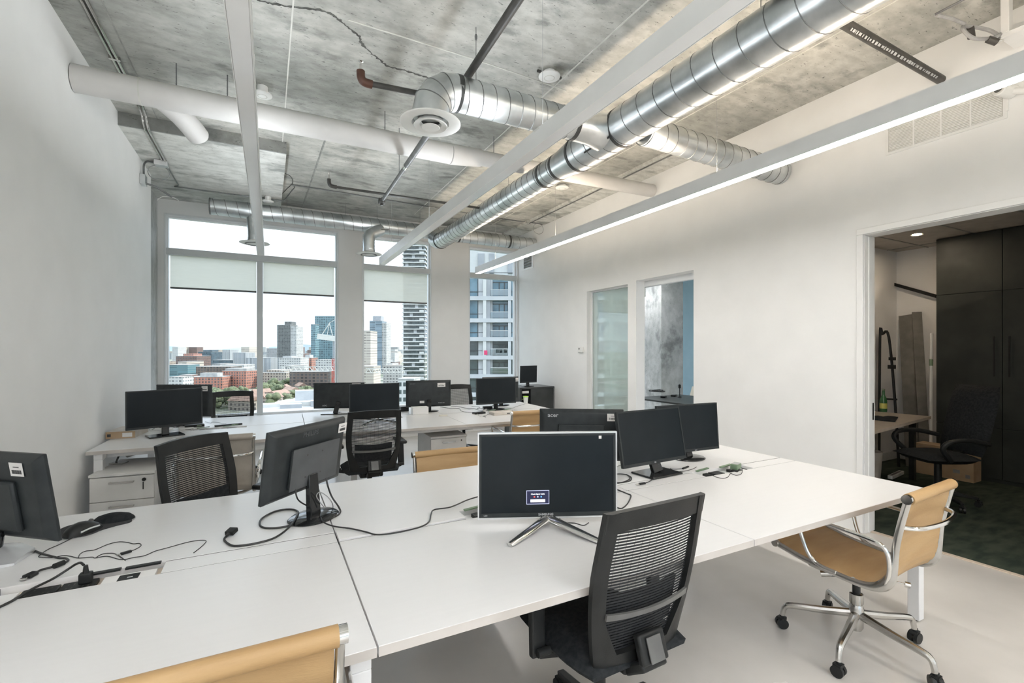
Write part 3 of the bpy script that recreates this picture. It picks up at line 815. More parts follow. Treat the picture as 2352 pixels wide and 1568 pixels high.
MB().tube(spline([(.03, 0, .05), (.03, .0, .17), (.06, .02, .22), (.14, .0, .21), (.20, -.03, .20)], 6), .010, 8).build('armoured_cable', 'seam_metal', jb2, smooth=True)
MB().tube([(.055 + .10 + .10 * math.cos(a), .05, .12 + .085 * math.sin(a)) for a in [i * PI / 12 for i in range(24)]], .004, 6, closed=True).build('cable_loop', 'cable_grey', jb2, smooth=True)
MB().tube(spline([(.045, .0, -.03), (.14, .05, -.05), (.27, .10, -.12)], 6), .011, 8).build('cut_conduit', 'pipe_steel', jb2, smooth=True)
MB().tube(spline([(.27, .10, -.12), (.31, .11, -.135), (.345, .10, -.16)], 5), .003, 6).tube(spline([(.25, .10, -.12), (.18, .10, -.13), (.13, .10, -.18)], 5), .003, 6).build('wire_ends', 'plastic_white', jb2, smooth=True)
lp = thing('cable_loop', 'small coil of loose wire hanging at the ceiling corner above the right wall', 'cable', (4.15, 7.0, 3.64))
MB().tube([(.10 * math.cos(a), 0, -.06 + .09 * math.sin(a)) for a in [i * PI / 12 for i in range(24)]], .004, 6, closed=True).build('coil', 'cable_grey', lp, smooth=True)
MB().tube([(-.12, .02, .035), (-.02, .0, .03), (.08, 0, .02)], .008, 6).build('connector', 'pipe_steel', lp)

# --- things on the right wall
gr = thing('return_air_grille', 'wide white return air grille high on the right wall in four panels', 'grille', (XR, 0, 0))
y0, y1, z0, z1 = 1.275, 1.925, 3.045, 3.235
MB().box(-.008, 0, y0 - .02, y1 + .02, z0 - .02, z0).box(-.008, 0, y0 - .02, y1 + .02, z1, z1 + .02).box(-.008, 0, y0 - .02, y0, z0, z1).box(-.008, 0, y1, y1 + .02, z0, z1).build('frame', 'trim_white', gr)
for i in range(4):
    a = y0 + (y1 - y0) * i / 4 + .005; b = y0 + (y1 - y0) * (i + 1) / 4 - .005
    m_ = MB(); nz_ = 17
    for k in range(nz_):
        zz = z0 + (z1 - z0) * (k + .5) / nz_
        m_.bar((-.004, a, zz), (-.004, b, zz), .006, .0055, up=(0, 0, 1))
    q = m_.build('louvre_panel', 'trim_white', gr); q['kind'] = 'stuff'
    if i: MB().box(-.007, 0, a - .010, a, z0, z1).build('divider', 'trim_white', gr)
MB().box(-.001, 0, y0, y1, z0, z1).build('backing', 'joint_light', gr)
pl = thing('wall_slot_plate', 'thin white plate beside the return air grille', 'plate', (XR, 1.255, 3.14))
MB().box(-.012, 0, -.006, .006, -.07, .07).build('plate', 'trim_white', pl)
cm_ = thing('security_camera', 'small white bullet camera on the right wall at the picture edge', 'camera', (XR, 1.19, 3.16))
MB().tube([(-.01, .04, .02), (-.11, .075, .035)], .042, 20).build('body', 'plastic_white', cm_, smooth=True, bev=.006)
MB().tube([(-.111, .075, .035), (-.114, .076, .0355)], .024, 18).build('lens', 'grey_plastic', cm_, smooth=True)
MB().tube([(0, -.06, -.02), (-.03, -.03, -.01), (-.05, .03, .015)], .02, 12).build('bracket', 'plastic_white', cm_, smooth=True)
g2 = thing('exhaust_grille', 'small square white vent on the right wall near the window', 'grille', (XR, 7.68, 3.13))
MB().box(-.012, 0, -.20, .20, .10, .135).box(-.012, 0, -.20, .20, -.135, -.10).box(-.012, 0, -.20, -.15, -.10, .10).box(-.012, 0, .15, .20, -.10, .10).build('frame', 'trim_white', g2)
for k in range(4): MB().bar((-.006, -.15, -.075 + .05 * k), (-.006, .15, -.075 + .05 * k), .012, .014).build('slat', 'grey_plastic', g2)
MB().box(-.002, 0, -.15, .15, -.10, .10).build('backing', 'joint_dark', g2)
th = thing('thermostat', 'tiny white thermostat on the right wall left of the glazed slot', 'thermostat', (XR, 6.0, 1.50))
MB().box(-.025, 0, -.06, .06, -.045, .045).build('body', 'plastic_white', th, bev=.006)
MB().box(-.027, -.0245, .01, .04, .005, .025).build('display', 'grey_plastic', th)

# --- unistrut hanger with flexible conduit at the top right of the picture
hs = thing('strut_hanger', 'white steel strut frame with coiled flexible conduit at the top right corner', 'bracket', (0, 0, 0))
pA = un(2312, 78, 0, 4.12)
MB().box(pA.x - .03, pA.x + .03, pA.y - .02, pA.y + .02, pA.z, ZC).build('strut_post', 'paint_white_metal', hs, bev=.003)
MB().box(pA.x - .03, pA.x + .19, pA.y - .9, pA.y + .02, pA.z - .03, pA.z + .0).build('strut_beam', 'paint_white_metal', hs, bev=.003)
MB().tube([(pA.x + .045, pA.y, pA.z - .01), (pA.x + .045, pA.y, ZC)], .008, 8).build('threaded_rod', 'pipe_steel', hs)
MB().lathe([(.016, -.02), (.022, -.015), (.022, .015), (.012, .03)], 6, (pA.x - .01, pA.y + .03, pA.z - .02)).build('nut', 'chrome', hs)
pc = pA + Vector((-.14, .07, .02))
MB().tube(spline([pA + Vector((-.03, .02, .0)), pc + Vector((.05, -.03, -.05)), pc + Vector((-.06, .02, -.055)), pc + Vector((-.12, .05, .0)), pc + Vector((-.04, .06, .05)), pc + Vector((.08, 0, .03)), pA + Vector((-.04, .03, .0))], 8), .011, 10).build('flexible_conduit', 'cable_grey', hs, smooth=True)
MB().tube(spline([pc + Vector((-.10, .05, .04)), pc + Vector((-.2, .08, .06)), pc + Vector((-.34, .10, .05))], 6), .011, 10).build('flexible_conduit', 'cable_grey', hs, smooth=True)
MB().tube([pc + Vector((-.36, .1, .045)), (pc.x - .1, pc.y - .6, ZC - .012)], .007, 8).build('conduit_stub', 'pipe_steel', hs, smooth=True)
MB().tube([pc + Vector((-.02, .05, .04)), pc + Vector((.03, .06, .0))], .02, 12).tube([pc + Vector((.02, -.02, -.06)), pc + Vector((.06, -.05, -.085))], .02, 12).build('connector', 'pipe_black', hs, smooth=True)
# ================================================================== desks
TT = 0.735          # desk top height
def bench(lab, loc, rot, xs, yA, yB, yC, yD, covers, legs):
    b = thing('bench_desk', lab, 'desk', loc, rot)
    th = .028
    for i in range(len(xs) - 1):
        a, c = xs[i] + .0024, xs[i + 1] - .0024
        for (p, q) in ((yA, yB - .002), (yC + .002, yD)):
            MB().box(a, c, p, q, TT - th, TT).build('desktop', 'laminate', b, bev=.0015)
    for (a, c, dz) in covers:
        MB().box(a + .0024, c - .0024, yB + .0045, yC - .0045, TT - .020 + dz, TT - .001 + dz).build('cable_cover', 'laminate', b, bev=.0015)
        MB().box(a + .0024, c - .0024, yB - .0018, yB + .0043, TT - .024, TT - .0022).build('gap_shade', 'black_plastic', b)  # black strips in both gaps stand in for the shade inside them
        MB().box(a + .0024, c - .0024, yC - .0043, yC + .0018, TT - .024, TT - .0022).build('gap_shade', 'black_plastic', b)
    for i in range(len(xs) - 1):
        MB().box(xs[i] + .0024, xs[i + 1] - .0024, yA - .0009, yA - .0001, TT - th + .001, TT - .0012).build('edge_band', 'laminate_edge', b)
    MB().box(xs[-1] - .0023, xs[-1] - .0013, yA, yB - .002, TT - th + .001, TT - .0012).build('edge_band', 'laminate_edge', b)
    MB().box(xs[0] + .1, xs[-1] - .1, yB - .05, yB - .03, TT - .14, TT - th - .001).box(xs[0] + .1, xs[-1] - .1, yC + .03, yC + .05, TT - .14, TT - th - .001).box(xs[0] + .1, xs[-1] - .1, yB - .03, yC + .03, TT - .14, TT - .13).build('cable_tray', 'black_plastic', b)
    for x in legs:
        for y in (yA + .03, yD - .085):
            MB().box(x, x + .055, y, y + .055, 0.008, TT - th - .045).build('leg', 'paint_white_metal', b, bev=.003)
            MB().lathe([(.02, 0), (.02, .008)], 12, (x + .0275, y + .0275, 0)).build('foot', 'grey_plastic', b)
        MB().box(x, x + .055, yA + .03, yD - .03, TT - th - .045, TT - th - .001).build('end_beam', 'paint_white_metal', b, bev=.003)
    for y in (yA + .12, yD - .16):
        MB().box(legs[0] + .056, legs[-1] - .001, y, y + .04, TT - th - .045, TT - th - .005).build('side_beam', 'paint_white_metal', b)
    for x in xs[1:-1]:
        MB().box(x - .04, x - .035, yA - .0006, yA + .002, TT - .017, TT - .012).build('edge_bolt', 'pipe_steel', b)
    return b
bench('long white bench desk in the foreground with six tops', (0, 0, 0), 0, [-1.215, .255, 1.745, 3.24], 1.24, 1.990, 2.100, 2.885,
      [(-1.215, -.755, 0), (-.325, .255, 0), (.255, .805, .008), (1.22, 1.745, 0), (1.745, 2.36, 0), (2.80, 3.24, 0)], [-1.17, .19, 3.18])
bench('long white bench desk further back, by the windows', (-1.205, 4.61, 0), rad(-1.9), [0, 1.53, 3.03, 4.47], 0, .775, .885, 1.67,
      [(0, .55, 0), (1.0, 1.53, 0), (1.53, 2.1, 0), (2.55, 3.03, 0), (3.03, 3.6, 0), (4.0, 4.47, 0)], [.04, 1.9, 4.37])

def power_unit(lab, x0, x1, y0, y1, kind, loc=(0, 0, 0), rot=0):
    t = thing('desk_power_unit', lab, 'power outlet', loc, rot, group='power outlet units sunk in the desks')
    z = TT
    MB().box(x0, x1, y0 + .004, y1 - .004, z - .032, z - .022).build('tray', 'wood_top' if kind == 0 else 'paint_white_metal', t)
    w = x1 - x0
    if kind == 0:
        MB().box(x0, x0 + .05, y0 + .008, y1 - .035, z - .022, z - .010).build('end_plate', 'paper', t)
        for i in range(2):
            a = x0 + .058 + i * .098
            p = MB().box(a, a + .092, y0 + .010, y1 - .030, z - .022, z - .008).build('socket_panel', 'black_plastic', t, bev=.002)
            s = MB()
            for j in range(2):
                cx_ = a + .025 + j * .042
                for k in range(2):
                    cy_ = y0 + .03 + k * .03
                    s.box(cx_ - .009, cx_ - .005, cy_ - .007, cy_ + .007, z - .0085, z - .0075).box(cx_ + .005, cx_ + .009, cy_ - .007, cy_ + .007, z - .0085, z - .0075)
            s.build('socket_slots', 'pipe_black', p)
        MB().box(x0 + .262, x1 - .012, y0 + .010, y1 - .032, z - .022, z - .010).build('data_plate', 'paper', t, bev=.001)
        d = MB().box(x0 + .305, x0 + .362, y0 + .022, y1 - .045, z - .011, z - .0085).build('data_socket', 'black_plastic', t)
        MB().box(x0 + .33, x0 + .345, y0 + .034, y0 + .042, z - .0088, z - .0078).build('data_mark', 'ink_grey', d)
    else:
        for i in range(2):
            a = x0 + .10 + i * .17
            MB().box(a, a + .085, y0 + .02, y1 - .03, z - .022, z - .006).build('socket_panel', 'black_plastic', t, bev=.002)
        MB().box(x0 + .045, x0 + .085, y0 + .025, y1 - .035, z - .022, z - .006).build('data_socket', 'black_plastic', t, bev=.002)
    for i in range(2):
        a = x0 + (.20 if kind == 0 else .02) + i * (w * (.27 if kind == 0 else .5))
        MB().bar((a, y1 - .012, z + (.001 if kind == 0 else .006)), (a + w * .24, y1 - .012, z + (.002 if kind == 0 else .014)), .018, .006).build('flap', 'black_plastic' if kind == 0 else 'green_plastic', t)
    return t
power_unit('open power outlet strip at the left edge of the near desk', -.75, -.33, 1.99, 2.10, 0)
power_unit('power outlet unit behind the silver-framed monitor', .81, 1.215, 1.99, 2.10, 1)
power_unit('open power outlet unit with raised flaps at the right end of the near desk', 2.365, 2.795, 1.99, 2.10, 1)
for k, (xx, lab) in enumerate([(.56, 'power outlet unit on the far desk beside the left wall'), (2.11, 'power outlet unit on the far desk behind the middle chair'), (3.61, 'power outlet unit on the far desk under the right cables')]):
    power_unit(lab, xx, xx + .43, .775, .885, 1, (-1.205, 4.61, 0), rad(-1.9))

# --- drawer pedestals under the far desk
def pedestal(lab, loc, rot, key):
    t = thing('drawer_pedestal', lab, 'cabinet', loc, rot, group='white drawer pedestals')
    w, d, h = .40, .55, .58
    MB().box(-w / 2, w / 2, .02, d, .05, h - .02).build('body', 'pedestal_white', t, bev=.002)
    MB().box(-w / 2 - .003, w / 2 + .003, -.003, d + .003, h - .02, h).build('top', 'pedestal_white', t, bev=.002)
    zs = [.055, .20, .375, h - .025]
    for i in range(3):
        dr = MB().box(-w / 2 + .003, w / 2 - .003, 0, .019, zs[i] + .002, zs[i + 1] - .002).build('drawer', 'pedestal_white', t, bev=.002)
        zz = zs[i + 1] - .040
        MB().bar((-.075, -.022, zz), (.075, -.022, zz), .008, .012).box(-.075, -.067, -.022, .001, zz - .004, zz + .004).box(.067, .075, -.022, .001, zz - .004, zz + .004).build('handle', 'cast_aluminium', dr)
    MB().lathe([(.008, -.003), (.008, .0)], 12, (.14, 0, h - .058), 'Y').build('lock', 'pipe_black', t)
    if key:
        MB().box(.138, .142, -.03, -.002, h - .064, h - .052).build('key', 'chrome', t)
        MB().lathe([(.013, -.036), (.013, -.028)], 12, (.144, 0, h - .052), 'Y').build('key_head', 'black_plastic', t)
        MB().box(.136, .142, -.034, -.03, h - .125, h - .070).build('hanging_key', 'black_plastic', t)
    for x in (-.16, .16):
        for y in (.06, .49): MB().lathe([(.022, 0.0), (.022, .05)], 12, (x, y, 0)).build('caster', 'black_plastic', t)
    return t
pedestal('white drawer pedestal with a black key, under the desk beside the left wall', (-.955, 4.47, 0), rad(-7), True)
pedestal('white drawer pedestal under the middle of the far desk', (1.735, 4.80, 0), rad(-2), False)

# --- black cabinet by the window with open front bay
cb = thing('storage_cabinet', 'low black storage cabinet in the corner by the right wall', 'cabinet', (0, 0, 0))
bx0, bx1, by0, by1, bz = 3.66, 4.31, 6.75, 7.32, .885
MB().box(bx0 - .01, bx1, by0 - .01, by1, bz - .03, bz).build('top', 'charcoal_laminate', cb, bev=.003)
MB().box(bx0 + .20, bx1 - .01, by0, by1, 0, bz - .03).build('body', 'charcoal_laminate', cb, bev=.003)
MB().box(bx0, bx0 + .03, by0, by1, 0, bz - .03).build('side_panel', 'charcoal_laminate', cb, bev=.003)
MB().box(bx0 + .03, bx0 + .2, by1 - .02, by1, 0, bz - .03).build('back_panel', 'paper', cb)
MB().box(bx0 + .05, bx0 + .17, by0 + .02, by0 + .04, bz - .10, bz - .06).build('drawer_lip', 'paper', cb)

# ================================================================== chairs
def caster(parent, x, y, a, r=.027):
    c = MB()
    for s in (-1, 1): c.tube([(x + math.cos(a) * s * .006, y + math.sin(a) * s * .006, r), (x + math.cos(a) * s * .022, y + math.sin(a) * s * .022, r)], r, 16)
    o = c.build('caster', 'black_plastic', parent, smooth=True)
    MB().tube([(x, y, r * 1.2), (x + .004, y, r * 2 + .018)], .012, 10).bar((x - .018, y, r * 1.9), (x + .018, y, r * 1.9), .034, .016).build('caster_fork', 'black_plastic', o, smooth=True)

def eames_mesh(lab, loc, rot, leather='tan_leather', base_rot=0.0, zs=1.0, full=True, grp='ribbed leather office chairs'):
    """low-back leather sling chair, front = local +Y"""
    t = thing('office_chair', lab, 'chair', loc, rot, group=grp)
    prof = spline([(.270, .478), (.235, .470), (.12, .446), (-.03, .430), (-.13, .428), (-.195, .446), (-.232, .49), (-.246, .55), (-.256, .65), (-.276, .76), (-.298, .858)], 5)
    P = [(p.x, p.y) for p in [Vector((a[0], a[1], 0)) for a in prof]]
    prof = [Vector((0, p[0], p[1] * zs)) for p in P]
    n = len(prof)
    hw = .228
    rows, off = [], []
    for i, p in enumerate(prof):
        d = (prof[min(i + 1, n - 1)] - prof[max(i - 1, 0)]).normalized()
        nn = Vector((0, d.z, -d.y)); nn = -nn
        dip = .0035 if (i % 4 == 0) else 0.0
        r, o_ = [], []
        for j in range(7):
            x = -hw + 2 * hw * j / 6; sag = (1 - (x / hw) ** 2) * .010
            q = Vector((x, p.y, p.z)) - nn * (sag + dip * .9)
            r.append(q + nn * (.004)); o_.append(q - nn * (.006 - dip * 1.4))
        rows.append(r); off.append(o_)
    MB().slab(rows, off).build('sling', leather, t, smooth=True, angle=60)
    for s in (-1, 1):
        MB().tube([(s * .240, p.y, p.z) for p in prof], [.0145 + .010 * math.exp(-((i - n * .55) / (n * .13)) ** 2) for i in range(n)], 10, flat=.75).build('side_rail', 'cast_aluminium', t, smooth=True)
        MB().tube([(s * .232, prof[-1].y, prof[-1].z + .004), (s * .255, prof[-1].y, prof[-1].z + .004)], .0205, 18).build('rail_end', 'chrome', t, smooth=True)
        MB().tube([(s * .232, prof[0].y, prof[0].z), (s * .255, prof[0].y, prof[0].z)], .017, 18).build('rail_end', 'chrome', t, smooth=True)
        ar = spline([(s * .246, -.215, .455 * zs), (s * .255, -.235, .52 * zs), (s * .268, -.238, .60 * zs), (s * .275, -.215, .645 * zs), (s * .280, -.15, .660 * zs), (s * .280, .06, .672 * zs), (s * .277, .125, .660 * zs), (s * .270, .138, .62 * zs), (s * .256, .105, .50 * zs), (s * .248, .06, .450 * zs), (s * .244, -.02, .438 * zs)], 6)
        MB().tube(ar, .0095, 10).build('armrest', 'chrome', t, smooth=True)
    MB().tube([(-.236, prof[-1].y, prof[-1].z + .003), (.236, prof[-1].y, prof[-1].z + .003)], .0235, 20).build('top_roll', leather, t, smooth=True)
    MB().tube([(-.236, prof[0].y, prof[0].z), (.236, prof[0].y, prof[0].z)], .0165, 16).build('front_roll', leather, t, smooth=True)
    MB().tube(spline([(-.238, -.272, .735 * zs), (-.18, -.325, .735 * zs), (0, -.348, .735 * zs), (.18, -.325, .735 * zs), (.238, -.272, .735 * zs)], 6), .0105, 10).build('back_bar', 'chrome', t, smooth=True)
    for y in (.10, -.09):
        MB().tube(spline([(-.238, y, .435 * zs), (-.15, y * .8, .395 * zs), (0, y * .7, .385 * zs), (.15, y * .8, .395 * zs), (.238, y, .435 * zs)], 5), .011, 8).build('seat_spreader', 'cast_aluminium', t, smooth=True)
    MB().box(-.075, .075, -.10, .10, .345 * zs, .385 * zs).build('tilt_mechanism', 'black_plastic', t, bev=.008)
    MB().tube([(-.06, .06, .36 * zs), (-.10, .12, .345 * zs)], .018, 12).build('tension_knob', 'cast_aluminium', t, smooth=True)
    MB().tube([(.06, -.05, .36 * zs), (.12, -.16, .352 * zs)], .004, 8).tube([(.118, -.158, .352 * zs), (.128, -.176, .350 * zs)], .014, 12).build('height_lever', 'chrome', t, smooth=True)
    MB().tube([(0, 0, .27 * zs), (0, 0, .35 * zs)], .018, 14).build('gas_column', 'black_plastic', t, smooth=True)
    MB().lathe([(.022, .085), (.030, .10), (.032, .20 * zs), (.026, .215 * zs), (.030, .222 * zs), (.030, .268 * zs), (.024, .272 * zs)], 20).build('base_hub', 'cast_aluminium', t, smooth=True)
    for k in range(5):
        a = base_rot + 2 * PI * k / 5; c, s = math.cos(a), math.sin(a)
        leg = [(c * .025, s * .025, .165 * zs), (c * .15, s * .15, .146), (c * .275, s * .275, .132), (c * .310, s * .310, .118), (c * .322, s * .322, .085), (c * .325, s * .325, .068)]
        MB().tube(spline(leg, 4), [.021 - .008 * min(1, i / 14) for i in range(21)], 10).build('base_leg', 'cast_aluminium', t, smooth=True)
        caster(t, c * .328, s * .328, a + 1.0 + k)
    return t

def task_chair(lab, loc, rot, base_rot=.2, recline=0.0, zs=1.0):
    """black mesh-back task chair, front = local +Y"""
    t = thing('task_chair', lab, 'chair', loc, rot, group='black mesh task chairs')
    def bp(x, z):            # point on the backrest surface
        y = -.215 - (z - .50) * .20 - .03 * math.sin((z - .5) / .5 * PI) * 0 + .55 * x * x
        return Vector((x, y, z * zs))
    def hw(z):
        return .185 + .048 * math.sin(min(1, max(0, (z - .44) / .36)) * PI / 2) - .012 * max(0, z - .8) / .2
    # frame: side bars, curved top, rounded bottom
    zz = [.46 + .54 * i / 20 for i in range(21)]
    for s in (-1, 1):
        rows, off = [], []
        for z in zz:
            w = hw(z); wi = w - (.045 if z > .62 else .045 + .05 * (.62 - z) / .16)
            r, o_ = [], []
            for j in range(4):
                x = s * (wi + (w - wi) * j / 3); p = bp(x, z)
                r.append(p + Vector((0, .010, 0))); o_.append(p - Vector((0, .014 - .006 * (j == 3), 0)))
            rows.append(r); off.append(o_)
        MB().slab(rows, off).build('frame_side', 'black_plastic', t, smooth=True, angle=50)
    def cross(z0, z1, x0f, name, mat, th=.012, yo=0.0, arch=0.0):
        rows, off = [], []
        for i in range(4):
            r, o_ = [], []
            for j in range(13):
                q = -1 + 2 * j / 12
                z = z0 + (z1 - z0) * i / 3 + (arch * (1 - q * q) if i else arch * (1 - q * q) * .6)
                p = bp(q * (hw(z0) - x0f), z); p.y += yo
                r.append(p + Vector((0, th, 0))); o_.append(p - Vector((0, th, 0)))
            rows.append(r); off.append(o_)
        return MB().slab(rows, off).build(name, mat, t, smooth=True, angle=50)
    cross(.935, .998, .004, 'frame_top', 'black_plastic', .011, 0, .012)
    cross(.44, .50, .03, 'frame_bottom', 'black_plastic', .014)
    cross(.640, .662, .040, 'lumbar_bar', 'grey_plastic', .005, -.018, -.012)
    cross(.545, .705, .050, 'lumbar_pad', 'black_fabric', .008, .024, -.01)
    m_ = MB(); k = 0
    z = .505
    while z < .945:
        w = hw(z) - .040; rows = []
        for j in range(11):
            x = -w + 2 * w * j / 10; p = bp(x, z); p.y += .004
            rows.append([p, p + Vector((0, 0, .0058 * zs))])
        m_.grid(rows); z += .0105
    # vertical threads
    for j in range(1, 12):
        q = -1 + 2 * j / 12
        rows = []
        for i in range(12):
            z = .505 + .44 * i / 11; x = q * (hw(z) - .04); p = bp(x, z); p.y += .005
            rows.append([p - Vector((.0006, 0, 0)), p + Vector((.0006, 0, 0))])
        m_.grid(rows)
    o = m_.build('back_mesh', 'mesh_black', t); o['kind'] = 'stuff'
    # spine bracket
    MB().bar((0, -.245, .56 * zs), (0, -.275, .47 * zs), .115, .03, up=(0, 1, 0)).bar((0, -.275, .47 * zs), (0, -.19, .41 * zs), .11, .035, up=(0, 1, 0)).bar((0, -.2, .415 * zs), (0, .05, .40 * zs), .12, .035).build('back_bracket', 'black_plastic', t, bev=.008)
    MB().bar((0, -.268, .555 * zs), (0, -.294, .482 * zs), .062, .006, up=(0, 1, 0)).build('bracket_plate', 'grey_plastic', t, bev=.002)
    # seat cushion
    rows, off = [], []
    for i in range(9):
        y = -.22 + .47 * i / 8; r, o_ = [], []
        for j in range(9):
            q = -1 + 2 * j / 8; yy = -1 + 2 * i / 8
            e = (1 - abs(q) ** 4) * (1 - abs(yy) ** 4)
            x = q * (.245 - .03 * abs(yy) ** 3)
            r.append((x, y, (.455 + .045 * e ** .5 - .02 * max(0, yy) ** 3) * zs)); o_.append((x * .96, y, (.440 - .012 * e) * zs))
        rows.append(r); off.append(o_)
    MB().slab(rows, off).build('seat', 'black_fabric', t, smooth=True, angle=70)
    MB().box(-.10, .10, -.12, .12, .375 * zs, .43 * zs).build('tilt_mechanism', 'black_plastic', t, bev=.01)
    for s in (-1, 1):
        a = MB().bar((s * .20, .0, .42 * zs), (s * .285, .0, .44 * zs), .05, .025).bar((s * .285, -.005, .43 * zs), (s * .280, .01, .655 * zs), .055, .028, up=(0, 1, 0)).build('armrest', 'black_plastic', t, bev=.006)
        MB().box(s * .275 - .042, s * .275 + .042, -.12, .14, .655 * zs, .685 * zs).build('arm_pad', 'black_plastic', a, bev=.012, seg=3)
        MB().tube([(s * .25, -.03, .455 * zs), (s * .30, -.03, .455 * zs)], .014, 12).build('adjuster_knob', 'black_plastic', a, smooth=True)
    MB().tube([(0, 0, .20), (0, 0, .38 * zs)], .022, 14).lathe([(.035, .09), (.038, .16), (.028, .21)], 18).build('gas_column', 'black_plastic', t, smooth=True)
    for k in range(5):
        a = base_rot + 2 * PI * k / 5; c, s = math.cos(a), math.sin(a)
        MB().bar((c * .02, s * .02, .125), (c * .31, s * .31, .080), .052, .045, w1=.034, h1=.024).build('base_leg', 'black_plastic', t, bev=.006)
        caster(t, c * .31, s * .31, a + .6 + k, .028)
    return t

eames_mesh('tan leather chair with chrome frame at the right end of the near desk', (2.65, 1.318, 0), rad(3), base_rot=rad(47.7))
eames_mesh('tan leather chair cut off by the bottom edge of the picture', (-.095, 1.40, 0), rad(0), base_rot=.4, zs=1.01)
eames_mesh('tan leather chair with low backrest beyond the near desk, behind its middle', (1.115, 2.83, 0), rad(180 - 2), base_rot=.3, zs=.915)
eames_mesh('tan leather chair coloured grey as if backlit, with chrome arms at the far desk, behind the turned mesh chair', (-.315, 4.30, 0), rad(-2), 'backlit_tan_beige', base_rot=.6)
eames_mesh('tan leather chair at the right end of the far desk', (2.43, 4.48, 0), rad(-2), base_rot=.1)
task_chair('black mesh task chair nearest the camera, pushed under the near desk', (1.125, 1.44, 0), rad(2), base_rot=.2)
task_chair('black mesh task chair turned sideways beyond the near desk on the left', (-.15, 3.00, 0), rad(180 + 48), base_rot=.5, zs=1.0)
task_chair('black mesh task chair at the far desk below the middle monitors', (.835, 4.42, 0), rad(-2), base_rot=.9, zs=.975)
task_chair('black mesh task chair in front of the wide window, beyond the far desk', (-.37, 6.58, 0), rad(180), base_rot=.3, zs=.975)
task_chair('black mesh task chair before the window pier, beyond the far desk', (2.52, 6.35, 0), rad(180), base_rot=.7, zs=.975)
# ================================================================== monitors
def barcode(parent, x, z, y, w, h, flip, lab='white barcode label'):
    """asset label lying on a plate whose outward normal is +Y (flip=1) or -Y"""
    s = -1 if flip else 1
    yo = .0006 * (1 if flip else -1)
    st = MB().box(x - w / 2, x + w / 2, min(y, y + yo), max(y, y + yo), z - h / 2, z + h / 2).build('asset_label', 'sticker_white', parent)
    m_ = MB(); q = x - w * .36; random.seed(int(abs(x * 1000)) + 5)
    y2 = y + yo; y3 = y2 + yo * .5
    while q < x + w * .34:
        bw = w * (.008 + .018 * random.random())
        m_.box(q, q + bw, min(y2, y3), max(y2, y3), z - h * .32, z - h * .04); q += bw + w * (.008 + .012 * random.random())
    m_.box(x - w * .22, x + w * .22, min(y2, y3), max(y2, y3), z + h * .14, z + h * .20)
    m_.build('barcode', 'ink_dark', st)

